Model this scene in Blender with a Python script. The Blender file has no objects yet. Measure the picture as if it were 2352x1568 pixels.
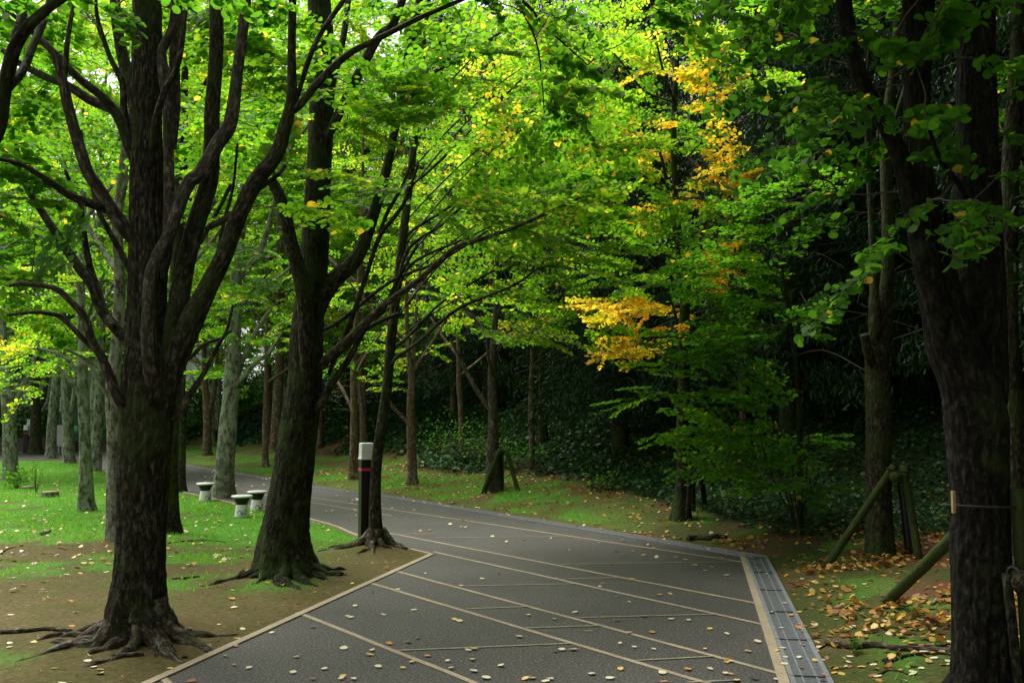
import bpy, math, random
import numpy as np
from mathutils import Vector
R = math.radians
rng = np.random.default_rng(11); random.seed(11)
scene = bpy.context.scene
COL = scene.collection
F = 2287.0; CX = 1176.0; CY = 784.0; HOR = 950.0; CAMH = 1.6
PITCH = math.atan((HOR-CY)/F)
cp, sp = math.cos(PITCH), math.sin(PITCH)
CAM = np.array([0, 0, CAMH])

def ray(px, py):
    a = (px-CX)/F; b = (CY-py)/F
    return np.array([a, cp-b*sp, sp+b*cp])
def at(px, py, Y):
    d = ray(px, py); return CAM+d*(Y/d[1])

# ------------------------------------------------------------------ noise
_h = np.random.default_rng(5).random((256, 256))
def vnoise(x, y):
    x = np.asarray(x, float); y = np.asarray(y, float)
    xi = np.floor(x).astype(int); yi = np.floor(y).astype(int); fx = x-xi; fy = y-yi
    fx = fx*fx*(3-2*fx); fy = fy*fy*(3-2*fy)
    a = _h[xi % 256, yi % 256]; b = _h[(xi+1) % 256, yi % 256]; c = _h[xi % 256, (yi+1) % 256]; d = _h[(xi+1) % 256, (yi+1) % 256]
    return (a*(1-fx)+b*fx)*(1-fy)+(c*(1-fx)+d*fx)*fy
def fbm(x, y, s=1.0, o=3):
    t = 0; a = .5
    for i in range(o):
        t = t+a*vnoise(x*s+17*i, y*s+31*i); s *= 2.1; a *= .5
    return t/(1-.5**o)
def sstep(a, b, x):
    t = np.clip((x-a)/(b-a), 0, 1); return t*t*(3-2*t)

# ------------------------------------------------------------------ plan of the place
OUT = np.array([(.9, -6.), (1.25, 2.), (1.89, 5.93), (2.86, 11.3), (0.05, 15.75), (-2.5, 19.75), (-4.35, 22.2), (-6.5, 25.8), (-10.2, 31.5), (-12.5, 36), (-16, 40.3), (-24, 41.6), (-60, 43)])
LEFT = np.array([(-5.2, -6.), (-3.2, 2.), (-2.2, 5.92), (-.92, 11.5), (-2.0, 13.2), (-3.07, 15.3), (-6.75, 20.6), (-12, 29), (-14.7, 33.4), (-18, 35), (-60, 36.5)])
def resample(P, n=6):
    P = np.asarray(P, float); k = len(P)
    Q = []
    for i in range(k-1):
        p0 = P[max(i-1, 0)]; p1 = P[i]; p2 = P[i+1]; p3 = P[min(i+2, k-1)]
        for j in range(n):
            t = j/n
            Q.append(.5*((2*p1)+(-p0+p2)*t+(2*p0-5*p1+4*p2-p3)*t*t+(-p0+3*p1-3*p2+p3)*t**3))
    Q.append(P[-1]); return np.array(Q)
OUTS = np.vstack([OUT[:4], resample(OUT[3:], 5)[1:]])
LEFTS = np.vstack([LEFT[:4], resample(LEFT[3:], 5)[1:]])
def sdist(P, x, y):
    x = np.asarray(x, float); y = np.asarray(y, float)
    best = np.full(x.shape, 1e9); sg = np.ones(x.shape)
    for i in range(len(P)-1):
        a = P[i]; b = P[i+1]; e = b-a; L2 = e@e
        t = np.clip(((x-a[0])*e[0]+(y-a[1])*e[1])/L2, 0, 1)
        dx = x-a[0]-t*e[0]; dy = y-a[1]-t*e[1]; d = np.hypot(dx, dy)
        s = np.where(e[0]*(y-a[1])-e[1]*(x-a[0]) < 0, 1., -1.)
        m = d < best-1e-9
        best = np.where(m, d, best); sg = np.where(m, s, sg)
    return best*sg
BUMPS = []
def terrain(x, y):
    x = np.asarray(x, float); y = np.asarray(y, float)
    d = sdist(OUTS, x, y)            # > 0 on the bank side
    l = -sdist(LEFTS, x, y)          # > 0 on the lawn side
    inside = (d < 0) & (l < 0)
    bank = .13*np.clip(d, 0, 4)+.40*(np.clip(d, 3.2, 20)-3.2)*sstep(3.0, 5, d)
    k = .12+.88*sstep(-22, -9, x)
    z = bank*k
    z = z+np.where(d > .3, (fbm(x, y, .5)-.5)*.35*sstep(.3, 4, d), 0)
    z = z+np.where(l > 0, (fbm(x, y, .35)-.5)*.25*sstep(.3, 5, l)+(fbm(x, y, 2.2)-.5)*.03*sstep(0, .5, l), 0)
    for bx, by, h, r in BUMPS:
        q = np.hypot(x-bx, y-by); z = z+h*np.exp(-(q/r)**2)*sstep(-.02, .15, np.maximum(l, d))
    edge = np.maximum(d, l)
    z = np.where(inside, -.012-.05*sstep(0, .25, -edge), z-.012)
    return z
_t = np.concatenate([np.linspace(2, 60, 5800)])
def hit(px, py):
    d = ray(px, py); d = d/d[1]
    z = CAM[2]+d[2]*_t; x = d[0]*_t
    g = terrain(x, _t); k = np.argmax(z < g)
    if z[k] >= g[k]: k = len(_t)-1
    return np.array([x[k], _t[k], g[k]])
BUMPS += [(-2.75, 7.35, .09, .55), (-2.3, 10.2, .08, .6), (-1.65, 12.2, .08, .45)]

# ------------------------------------------------------------------ mesh + tagging helpers
def tag(o, label=None, cat=None, group=None, kind=None):
    if label: o['label'] = label
    if cat: o['category'] = cat
    if group: o['group'] = group
    if kind: o['kind'] = kind
    return o
def empty(name, loc, rz=0.):
    o = bpy.data.objects.new(name, None); COL.objects.link(o); o.location = [float(v) for v in loc]; o.rotation_euler = (0, 0, rz); o.empty_display_size = .1
    return o
class MB:
    def __init__(s): s.v = []; s.f = []; s.n = 0; s.m = []; s.co = []
    def add(s, v, f, mi=0, co=None):
        v = np.asarray(v, float); s.v.append(v)
        for q in f: s.f.append([i+s.n for i in q]); s.m.append(mi)
        s.co.append(v if co is None else co); s.n += len(v)
    def box(s, c, size, rz=0, mi=0, taper=1.0):
        hx, hy, hz = [q/2 for q in size]; V = []
        for z, t in ((-hz, 1), (hz, taper)):
            for x, y in ((-hx, -hy), (hx, -hy), (hx, hy), (-hx, hy)):
                V.append((x*t, y*t, z))
        V = np.array(V); ca, sa = math.cos(rz), math.sin(rz)
        V = np.stack([V[:, 0]*ca-V[:, 1]*sa+c[0], V[:, 0]*sa+V[:, 1]*ca+c[1], V[:, 2]+c[2]], 1)
        s.add(V, [(3, 2, 1, 0), (4, 5, 6, 7), (0, 1, 5, 4), (1, 2, 6, 5), (2, 3, 7, 6), (3, 0, 4, 7)], mi)
    def lathe(s, prof, c=(0, 0, 0), n=28, mi=0):
        V = []; Fc = []
        for r, z in prof:
            for k in range(n):
                a = 2*math.pi*k/n; V.append((c[0]+r*math.cos(a), c[1]+r*math.sin(a), c[2]+z))
        for i in range(len(prof)-1):
            for k in range(n):
                Fc.append((i*n+k, i*n+(k+1) % n, (i+1)*n+(k+1) % n, (i+1)*n+k))
        Fc.append(tuple(reversed(range(n)))); Fc.append(tuple((len(prof)-1)*n+k for k in range(n)))
        s.add(V, Fc, mi)
    def build(s, name, mats, parent=None, origin=None, smooth=True):
        v = np.vstack(s.v)
        if origin is not None: v = v-np.asarray(origin)
        me = bpy.data.meshes.new(name); me.from_pydata(v.tolist(), [], s.f)
        if not isinstance(mats, (list, tuple)): mats = [mats]
        for m in mats: me.materials.append(m)
        me.polygons.foreach_set('material_index', s.m)
        me.polygons.foreach_set('use_smooth', [smooth]*len(s.f))
        at_ = me.attributes.new('bco', 'FLOAT_VECTOR', 'POINT'); at_.data.foreach_set('vector', np.vstack(s.co).astype(np.float32).ravel())
        me.update()
        o = bpy.data.objects.new(name, me); COL.objects.link(o)
        if parent is not None: o.parent = parent
        return o
def bevel(o, w=.01, seg=2):
    m = o.modifiers.new('bevel', 'BEVEL'); m.width = w; m.segments = seg; m.limit_method = 'ANGLE'; m.angle_limit = R(35)
    return o

def tube(mb, P, Rd, k=8, sub=4, rough=0., flare=None, seed=0, mi=0, cap=True, ridge=0):
    P = np.asarray(P, float); Rd = np.asarray(Rd, float)
    Q = resample(np.c_[P, Rd], sub) if (len(P) > 2 and sub > 1) else np.c_[P, Rd]
    P = Q[:, :3]; Rd = np.maximum(Q[:, 3], .0008)
    T = np.gradient(P, axis=0); T /= np.linalg.norm(T, axis=1)[:, None]+1e-9
    S = np.r_[0, np.cumsum(np.linalg.norm(np.diff(P, axis=0), axis=1))]
    up = np.array([0, 1., 0]) if abs(T[0][1]) < .9 else np.array([1., 0, 0])
    U = np.cross(T, up); U /= np.linalg.norm(U, axis=1)[:, None]+1e-9; W = np.cross(T, U)
    th = np.linspace(0, 2*math.pi, k, endpoint=False)
    TH, SS = np.meshgrid(th, S)
    rr = np.repeat(Rd[:, None], k, 1)
    r = np.random.default_rng(seed+3)
    if rough:
        a = r.random(6)*6.28
        rr = rr*(1+rough*(.5*np.sin(2*TH+a[0]+1.1*SS)+.35*np.sin(3*TH+a[1]-1.7*SS)+.4*np.sin(SS*4.3+a[2]+np.sin(TH+a[3]))))
    if ridge:
        a = r.random(6)*6.28
        wv = TH+.10*np.sin(SS*3.1+a[0])+.05*np.sin(SS*8.3+a[1]+TH*2)
        q = 1-np.abs(np.sin(wv*8.5+a[2]+.5*np.sin(SS*2.2+a[4])))**.6
        q2 = 1-np.abs(np.sin(wv*14+a[3]+.8*np.sin(SS*5)))**.7
        rr = rr*(1-ridge*q*(.6+.4*np.sin(SS*6+TH*3))-.6*ridge*q2)+ridge*.3*Rd[:, None]*(r.random(rr.shape)-.5)
    if flare:
        fh, fa, nl, ph = flare
        rr = rr*(1+fa*np.exp(-np.clip(SS-.1, 0, 9)/fh)*(.55+.45*np.cos(nl*TH+ph)+.2*np.cos((nl+2)*TH+ph*2)))
    V = P[:, None, :]+rr[..., None]*(np.cos(TH)[..., None]*U[:, None, :]+np.sin(TH)[..., None]*W[:, None, :])
    off = seed*1.37 % 50
    co = np.stack([np.cos(TH)*np.mean(Rd)+off, np.sin(TH)*np.mean(Rd), SS], -1)
    n = len(P); Fc = []
    for i in range(n-1):
        for j in range(k):
            Fc.append((i*k+j, i*k+(j+1) % k, (i+1)*k+(j+1) % k, (i+1)*k+j))
    if cap:
        Fc.append(tuple(reversed(range(k)))); Fc.append(tuple((n-1)*k+j for j in range(k)))
    mb.add(V.reshape(-1, 3), Fc, mi, co.reshape(-1, 3))
    return P

# ------------------------------------------------------------------ materials
def mat(name):
    m = bpy.data.materials.new(name); m.use_nodes = True; nt = m.node_tree; nt.nodes.clear()
    out = nt.nodes.new('ShaderNodeOutputMaterial'); return m, nt, out
def N(nt, t, **k):
    n = nt.nodes.new('ShaderNode'+t)
    for a, b in k.items(): setattr(n, a, b)
    return n
def ramp(nt, stops, fac=None, interp='LINEAR'):
    r = N(nt, 'ValToRGB'); r.color_ramp.interpolation = interp; e = r.color_ramp.elements
    while len(e) < len(stops): e.new(.5)
    for q, (p, c) in zip(e, stops):
        q.position = p; q.color = (*c, 1) if len(c) == 3 else c
    if fac is not None: nt.links.new(fac, r.inputs[0])
    return r
def noise(nt, vec, scale, detail=4, rough=.55):
    n = N(nt, 'TexNoise'); n.inputs['Scale'].default_value = scale; n.inputs['Detail'].default_value = detail; n.inputs['Roughness'].default_value = rough
    if vec is not None: nt.links.new(vec, n.inputs['Vector'])
    return n
def mixc(nt, a, b, f, mode='MIX'):
    m = N(nt, 'Mix', data_type='RGBA', blend_type=mode)
    for s, v in ((m.inputs[6], a), (m.inputs[7], b), (m.inputs[0], f)):
        if isinstance(v, (tuple, list)): s.default_value = (*v, 1)
        elif isinstance(v, (int, float)): s.default_value = v
        else: nt.links.new(v, s)
    return m.outputs[2]
def mth(nt, op, a, b=None):
    m = N(nt, 'Math', operation=op)
    for i, v in enumerate((a, b)):
        if v is None: continue
        if isinstance(v, (int, float)): m.inputs[i].default_value = v
        else: nt.links.new(v, m.inputs[i])
    return m.outputs[0]
def bsdf(nt, out, col, rough=.9, bump=None, bs=.5, bd=.01, spec=.3):
    b = N(nt, 'BsdfPrincipled')
    if isinstance(col, (tuple, list)): b.inputs['Base Color'].default_value = (*col, 1)
    else: nt.links.new(col, b.inputs['Base Color'])
    b.inputs['Roughness'].default_value = rough; b.inputs['Specular IOR Level'].default_value = spec
    if bump is not None:
        n = N(nt, 'Bump'); n.inputs['Strength'].default_value = bs; n.inputs['Distance'].default_value = bd
        nt.links.new(bump, n.inputs['Height']); nt.links.new(n.outputs[0], b.inputs['Normal'])
    nt.links.new(b.outputs[0], out.inputs[0]); return b
def plain(name, col, rough=.6, var=.12, scale=12, spec=.4, bs=.15):
    m, nt, out = mat(name); g = N(nt, 'TexCoord')
    n = noise(nt, g.outputs['Object'], scale, 5)
    c = ramp(nt, [(.3, tuple(v*(1-var) for v in col)), (.7, tuple(min(1, v*(1+var)) for v in col))], n.outputs[0])
    bsdf(nt, out, c.outputs[0], rough, n.outputs[0], bs, .004, spec); return m

def bark(name, dark, light, lichen=(.30, .34, .26), lam=.0, moss=.0, bs=.9):
    m, nt, out = mat(name)
    a = N(nt, 'Attribute', attribute_name='bco'); mp = N(nt, 'Mapping'); mp.inputs['Scale'].default_value = (1, 1, .34)
    nt.links.new(a.outputs['Vector'], mp.inputs[0])
    n1 = noise(nt, mp.outputs[0], 42, 7, .72); n2 = noise(nt, mp.outputs[0], 110, 3, .6)
    w = N(nt, 'TexVoronoi', feature='DISTANCE_TO_EDGE'); w.inputs['Scale'].default_value = 30; nt.links.new(mp.outputs[0], w.inputs['Vector'])
    w2 = ramp(nt, [(0, (0, 0, 0)), (.25, (1, 1, 1))], w.outputs[0])
    hgt = mth(nt, 'ADD', mth(nt, 'MULTIPLY', n1.outputs[0], 1.2), mth(nt, 'ADD', mth(nt, 'MULTIPLY', n2.outputs[0], .4), mth(nt, 'MULTIPLY', w2.outputs[0], .5)))
    c = ramp(nt, [(.36, tuple(v*.35 for v in dark)), (.50, dark), (.60, tuple(v*1.35 for v in light))], n1.outputs[0]).outputs[0]
    c = mixc(nt, c, tuple(v*.4 for v in dark), mth(nt, 'MULTIPLY', mth(nt, 'SUBTRACT', 1, w2.outputs[0]), .6))
    mp2 = N(nt, 'Mapping'); mp2.inputs['Scale'].default_value = (1, 1, .4); nt.links.new(a.outputs['Vector'], mp2.inputs[0]); big = noise(nt, mp2.outputs[0], 13, 8, .75)
    if lam:
        f = ramp(nt, [(.62-lam*.35, (0, 0, 0)), (.70-lam*.3, (1, 1, 1))], big.outputs[0])
        fine = noise(nt, a.outputs['Vector'], 60, 3)
        lc = mixc(nt, lichen, tuple(v*.55 for v in lichen), fine.outputs[0])
        c = mixc(nt, c, lc, mth(nt, 'MULTIPLY', f.outputs[0], .85))
    if moss:
        b2 = noise(nt, a.outputs['Vector'], 3.2, 5, .65)
        f = ramp(nt, [(.60-moss*.3, (0, 0, 0)), (.75-moss*.3, (1, 1, 1))], b2.outputs[0])
        c = mixc(nt, c, (.035, .06, .012), mth(nt, 'MULTIPLY', f.outputs[0], .7))
    bsdf(nt, out, c, .95, hgt, bs, .018, .15); return m

def leafmat(name, stops, trans=.5, tmul=(1.7, 1.55, .8), gloss=.12):
    m, nt, out = mat(name)
    a = N(nt, 'Attribute', attribute_name='tone')
    c = ramp(nt, stops, a.outputs['Fac']); tc_ = N(nt, 'TexCoord'); nn = noise(nt, tc_.outputs['Object'], 55, 2)
    class _c: outputs = [mixc(nt, c.outputs[0], mixc(nt, (.62, .62, .6), (1.32, 1.32, 1.3), nn.outputs[0]), 1.0, 'MULTIPLY')]
    c = _c
    d = N(nt, 'BsdfPrincipled'); d.inputs['Roughness'].default_value = .45; d.inputs['Specular IOR Level'].default_value = gloss
    nt.links.new(c.outputs[0], d.inputs['Base Color'])
    t = N(nt, 'BsdfTranslucent'); tc = mixc(nt, c.outputs[0], tmul, 1.0, 'MULTIPLY'); nt.links.new(tc, t.inputs[0])
    mx = N(nt, 'MixShader'); mx.inputs[0].default_value = trans
    nt.links.new(d.outputs[0], mx.inputs[1]); nt.links.new(t.outputs[0], mx.inputs[2]); nt.links.new(mx.outputs[0], out.inputs[0]); return m

M = {}
M['bark'] = bark('furrowed_brown_bark', (.026, .024, .015), (.085, .076, .050), lichen=(.15, .17, .11), lam=.12, moss=.4)
M['bark_shaded'] = bark('shaded_black_bark', (.011, .010, .007), (.034, .029, .020), lichen=(.05, .055, .03), lam=.12, moss=.15)  # darker copy of the dark bark, right-hand shade put into its colour
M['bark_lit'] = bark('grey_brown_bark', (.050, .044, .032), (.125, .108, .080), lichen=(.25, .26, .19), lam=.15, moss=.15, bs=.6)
M['bark_lichen'] = bark('lichen_covered_bark', (.075, .070, .05), (.20, .19, .14), lichen=(.38, .42, .32), lam=.55, moss=.3, bs=1.)
M['bark_red'] = bark('reddish_brown_bark', (.12, .075, .05), (.24, .165, .115), lam=.25, moss=.05, bs=.5)
M['bark_dark'] = bark('dark_bark', (.018, .0165, .010), (.050, .044, .029), lichen=(.09, .11, .06), lam=.2, moss=.5)
M['bark_cedar'] = bark('stringy_bark', (.026, .021, .013), (.08, .066, .044), lichen=(.10, .115, .06), lam=.2, moss=.5)
M['pole'] = bark('mossy_pole_wood', (.030, .032, .013), (.060, .066, .024), moss=1.0, bs=.4)
M['twig'] = plain('twig_bark', (.07, .055, .04), .9)
GREEN = [(0, (.03, .095, .014)), (.28, (.055, .17, .018)), (.5, (.11, .265, .022)), (.66, (.21, .34, .028)), (.78, (.56, .44, .08)), (.9, (.60, .36, .03)), (1, (.30, .13, .025))]
M['leaf'] = leafmat('round_green_leaves', GREEN, .62, (2.25, 2.1, .9), .06)
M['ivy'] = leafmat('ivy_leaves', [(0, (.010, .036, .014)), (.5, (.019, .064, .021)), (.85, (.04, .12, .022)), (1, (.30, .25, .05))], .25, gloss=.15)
M['conifer'] = leafmat('conifer_needles', [(0, (.006, .020, .008)), (.6, (.013, .040, .014)), (1, (.03, .08, .02))], .2)
M['grass'] = leafmat('grass_blades', [(0, (.055, .19, .022)), (.5, (.12, .36, .04)), (1, (.26, .40, .07))], .45, (1.5, 1.5, .8))
M['litter'] = leafmat('fallen_leaves', [(0, (.62, .56, .42)), (.3, (.66, .52, .22)), (.5, (.58, .36, .05)), (.75, (.40, .17, .03)), (1, (.16, .06, .025))], .15, (1, 1, 1), .3)

# asphalt
m, nt, out = mat('asphalt'); g = N(nt, 'TexCoord')
n1 = noise(nt, g.outputs['Object'], 62, 4, .85); n2 = noise(nt, g.outputs['Object'], .9, 8, .7); n3 = noise(nt, g.outputs['Object'], 45, 3, .6)
c = ramp(nt, [(.40, (.009, .009, .0085)), (.5, (.034, .033, .031)), (.565, (.074, .072, .068)), (.65, (.27, .26, .24))], n1.outputs[0]).outputs[0]
c = mixc(nt, c, mixc(nt, (.38, .38, .38), (1.6, 1.57, 1.52), n2.outputs[0]), .8, 'MULTIPLY')
c = mixc(nt, c, mixc(nt, (.7, .7, .7), (1.3, 1.3, 1.3), n3.outputs[0]), .6, 'MULTIPLY')
bsdf(nt, out, c, .72, n1.outputs[0], .5, .004, .4); M['asphalt'] = m
m, nt, out = mat('worn_cream_line'); g = N(nt, 'TexCoord')
n1 = noise(nt, g.outputs['Object'], 90, 4, .7); n2 = noise(nt, g.outputs['Object'], 3, 5, .6)
c = ramp(nt, [(.33, (.10, .085, .06)), (.45, (.33, .27, .18)), (.7, (.46, .39, .28))], n1.outputs[0]).outputs[0]
c = mixc(nt, c, mixc(nt, (.45, .45, .45), (1.25, 1.25, 1.25), n2.outputs[0]), .9, 'MULTIPLY')
bsdf(nt, out, c, .85, n1.outputs[0], .3, .003); M['line'] = m
M['thin_line'] = plain('faint_line', (.24, .225, .15), .85, .4, 40)
M['concrete'] = plain('grey_concrete', (.16, .17, .185), .8, .25, 30)
M['drain'] = plain('drain_grating', (.085, .095, .105), .6, .3, 25)
M['white'] = plain('white_paint', (.75, .76, .76), .35, .06, 8)
M['frost'] = plain('frosted_lamp_glass', (.72, .75, .75), .3, .05, 6, .5)
M['black'] = plain('black_paint', (.012, .012, .013), .35, .2, 10)
M['bronze'] = plain('dark_bronze_metal', (.014, .011, .010), .35, .2, 10)
M['pink'] = plain('pink_red_band', (.62, .04, .09), .4, .05)
M['ink'] = plain('dark_blue_paint', (.02, .03, .09), .5, .1)
M['rope'] = plain('black_rope', (.02, .018, .015), .9)
M['stake'] = plain('pale_wood_stake', (.30, .22, .10), .8, .3, 30)
M['wallbrown'] = plain('brown_stone_wall', (.07, .055, .045), .9, .3, 6)
M['facade'] = plain('pale_grey_concrete', (.42, .43, .45), .8, .1, 1.5)
M['glass'] = plain('dark_window', (.03, .035, .04), .15, .1)
M['board'] = plain('dark_green_sign', (.01, .045, .03), .4, .1)
M['greenmark'] = plain('light_green_mark', (.06, .25, .12), .5, .1)
M['cut'] = plain('sawn_wood', (.30, .22, .14), .9, .3, 30)
M['root'] = bark('root_bark', (.05, .038, .024), (.12, .095, .065), lam=.25, moss=.2, bs=.7)

# ground
m, nt, out = mat('ground'); g = N(nt, 'TexCoord'); O = g.outputs['Object']
n1 = noise(nt, O, 3.0, 6, .62); n2 = noise(nt, O, 22, 5, .65); n3 = noise(nt, O, 90, 3, .6)
soil = ramp(nt, [(.25, (.045, .034, .014)), (.5, (.092, .072, .030)), (.75, (.13, .104, .048))], n2.outputs[0]).outputs[0]
olive = ramp(nt, [(.3, (.046, .048, .012)), (.7, (.100, .094, .026))], n2.outputs[0]).outputs[0]
soil = mixc(nt, soil, olive, ramp(nt, [(.42, (0, 0, 0)), (.6, (1, 1, 1))], n1.outputs[0]).outputs[0])
n4 = noise(nt, O, 1.3, 7, .75); soil = mixc(nt, soil, mixc(nt, (.45, .42, .40), (1.6, 1.6, 1.5), n4.outputs[0]), .6, 'MULTIPLY'); soil = mixc(nt, soil, mixc(nt, (.45, .45, .45), (1.6, 1.6, 1.6), n3.outputs[0]), .8, 'MULTIPLY')
gr = ramp(nt, [(.3, (.045, .15, .015)), (.7, (.095, .26, .025))], n2.outputs[0]).outputs[0]
lit = ramp(nt, [(.3, (.05, .022, .014)), (.5, (.10, .045, .025)), (.72, (.2, .12, .06))], n3.outputs[0]).outputs[0]
mossc = ramp(nt, [(.3, (.03, .045, .010)), (.7, (.06, .085, .018))], n2.outputs[0]).outputs[0]
ag = N(nt, 'Attribute', attribute_name='gmask'); al = N(nt, 'Attribute', attribute_name='lmask'); am = N(nt, 'Attribute', attribute_name='mmask'); ai = N(nt, 'Attribute', attribute_name='imask')
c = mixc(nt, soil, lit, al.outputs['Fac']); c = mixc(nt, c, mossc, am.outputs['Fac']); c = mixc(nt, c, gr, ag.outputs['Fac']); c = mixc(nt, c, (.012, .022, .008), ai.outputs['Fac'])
hh = mth(nt, 'ADD', n2.outputs[0], mth(nt, 'MULTIPLY', n3.outputs[0], .4))
bsdf(nt, out, c, .95, hh, .7, .03, .15); M['ground'] = m

# ------------------------------------------------------------------ masks over the ground
def masks(x, y):
    d = sdist(OUTS, x, y); l = -sdist(LEFTS, x, y)
    nz = fbm(x, y, .9, 4); nf = fbm(x, y, 3.0, 3); ns = fbm(x+40, y+9, 1.7, 3)
    g = np.zeros_like(x)
    lawn = sstep(12.0, 13.4, y+(nz-.5)*3.2-.10*np.clip(x+3, -9, 3)*-1+(nf-.5)*1.0)
    lawn = lawn*(1-.8*sstep(.62, .72, ns)*(y < 24))
    thin = .75*sstep(.50, .62, fbm(x+5, y-3, 1.3, 4))*sstep(9.3, 10.6, y)*sstep(-1.6, -3.4, x)
    t2 = .9*np.exp(-(((x+2.7)/.9)**2+((y-9.6)/.45)**2)**1.5)*sstep(.35, .55, nf)
    t1 = .6*np.exp(-(((x+3.6)/.6)**2+((y-6.7)/.35)**2)**1.5)*sstep(.45, .6, nf)
    t3 = .7*np.exp(-(((x+2.2)/.5)**2+((y-12.2)/.4)**2)**1.5)
    gl = np.maximum.reduce([lawn, thin, t2, t1, t3])*(l > .06)
    strip = sstep(.1, .35, d)*sstep(3.6, 2.1, d+(nz-.5)*2.5)*sstep(2.6, .3, x)*(1-.8*sstep(.44, .56, ns))*(.55+.45*sstep(.35, .55, nf))
    rg = .5*sstep(.5, .62, fbm(x+3, y+11, 1.6, 4))*sstep(1.5, 2.6, x)*sstep(.2, .5, d)*sstep(3.2, 1.8, d)
    g = np.where(l > 0, gl, np.maximum(strip, rg)*(d > .05))
    g = g*(1-.0*d)
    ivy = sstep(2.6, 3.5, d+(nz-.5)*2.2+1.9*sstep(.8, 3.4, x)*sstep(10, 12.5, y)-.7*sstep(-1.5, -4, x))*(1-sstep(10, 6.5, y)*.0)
    lt = sstep(.2, 1.3, d+(nz-.5)*1.8)*sstep(5.5, 3.8, d)*sstep(-14, -9, x)
    lt = np.maximum(lt*.9, (d > 0)*.4*sstep(.45, .6, nf)*sstep(1, 2, x))
    bare = sum(np.exp(-(np.hypot(x-bx, y-by)/.45)**2) for bx, by, _, _ in BUMPS[:3])*.5
    lt = np.maximum(lt, np.clip(bare, 0, .6))
    ms = sstep(.46, .6, fbm(x-8, y+2, 1.1, 4))*(d > 0)*sstep(3.4, 2, d)*sstep(1.2, 2.2, x)*.85
    return g, np.clip(lt, 0, 1), ms, np.clip(ivy, 0, 1)

def axis_coords(a, b, step, far, growth=1.22):
    m_ = list(np.arange(a, b, step)); s = step; v = m_[-1]; up_ = []
    while v < far[1]: s *= growth; v += s; up_.append(v)
    s = step; v = a; lo = []
    while v > far[0]: s *= growth; v -= s; lo.append(v)
    return np.array(lo[::-1]+m_+up_)
def axis2(a, b, c, s1, s2, far):
    q = np.concatenate([np.arange(a, b, s1), np.arange(b, c, s2)])
    s = s2; v = q[-1]; up_ = []
    while v < far[1]: s *= 1.25; v += s; up_.append(v)
    s = s1; v = a; lo = []
    while v > far[0]: s *= 1.25; v -= s; lo.append(v)
    return np.concatenate([lo[::-1], q, up_])
xs = axis_coords(-9, 8, .09, (-400, 400), 1.12); ys = axis2(4, 17, 45, .09, .3, (-300, 600))
X, Yg = np.meshgrid(xs, ys); Z = terrain(X.ravel(), Yg.ravel())
nx, ny = len(xs), len(ys)
me = bpy.data.meshes.new('ground'); V = np.c_[X.ravel(), Yg.ravel(), Z]
ii = np.arange(nx*ny).reshape(ny, nx); Q = np.stack([ii[:-1, :-1], ii[:-1, 1:], ii[1:, 1:], ii[1:, :-1]], -1).reshape(-1, 4)
def mesh_np(me, V, loops, k, smooth=False):
    nf = len(loops)//k
    me.vertices.add(len(V)); me.vertices.foreach_set('co', V.astype(np.float32).ravel())
    me.loops.add(len(loops)); me.loops.foreach_set('vertex_index', loops.astype(np.int32))
    me.polygons.add(nf); me.polygons.foreach_set('loop_start', np.arange(0, nf*k, k, dtype=np.int32)); me.polygons.foreach_set('loop_total', np.full(nf, k, np.int32))
    me.polygons.foreach_set('use_smooth', np.full(nf, smooth)); me.update(calc_edges=True)
mesh_np(me, V, Q.ravel(), 4, True)
for nm, a in zip(('gmask', 'lmask', 'mmask', 'imask'), masks(X.ravel(), Yg.ravel())):
    q = me.attributes.new(nm, 'FLOAT', 'POINT'); q.data.foreach_set('value', a.astype(np.float32))
me.materials.append(M['ground'])
o = bpy.data.objects.new('ground', me); COL.objects.link(o); tag(o, kind='structure')

# ------------------------------------------------------------------ path
def ribbon(name, P, w0, w1, z0, z1, material, kind='structure', thick=.03, parent=None, prof=None):
    P = np.asarray(P, float); T = np.gradient(P, axis=0); T /= np.linalg.norm(T, axis=1)[:, None]; Nn = np.c_[T[:, 1], -T[:, 0]]
    mb = MB(); prof = prof or [(w0, z0-thick), (w0, z0), (w1, z1), (w1, z1-thick)]
    k = len(prof); V = []
    for p, n in zip(P, Nn):
        for w, z in prof: V.append((p[0]+n[0]*w, p[1]+n[1]*w, z))
    Fc = [(i*k+j+1, i*k+j, (i+1)*k+j, (i+1)*k+j+1) for i in range(len(P)-1) for j in range(k-1)]
    mb.add(V, [tuple(reversed(f)) for f in Fc]); o = mb.build(name, material, parent, smooth=False)
    if kind and parent is None: tag(o, kind=kind)
    return o
poly = np.vstack([LEFTS, OUTS[::-1]])
from mathutils.geometry import tessellate_polygon
tri = tessellate_polygon([[Vector((p[0], p[1], 0)) for p in poly]])
mb = MB(); mb.add(np.c_[poly, np.zeros(len(poly))], [tuple(t) for t in tri]); o = mb.build('path', M['asphalt'], smooth=False)
import bmesh
bm = bmesh.new(); bm.from_mesh(o.data); bmesh.ops.recalc_face_normals(bm, faces=bm.faces)
if sum(f.normal.z for f in bm.faces) < 0: bmesh.ops.reverse_faces(bm, faces=bm.faces)
bm.to_mesh(o.data); bm.free(); tag(o, kind='structure')
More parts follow.
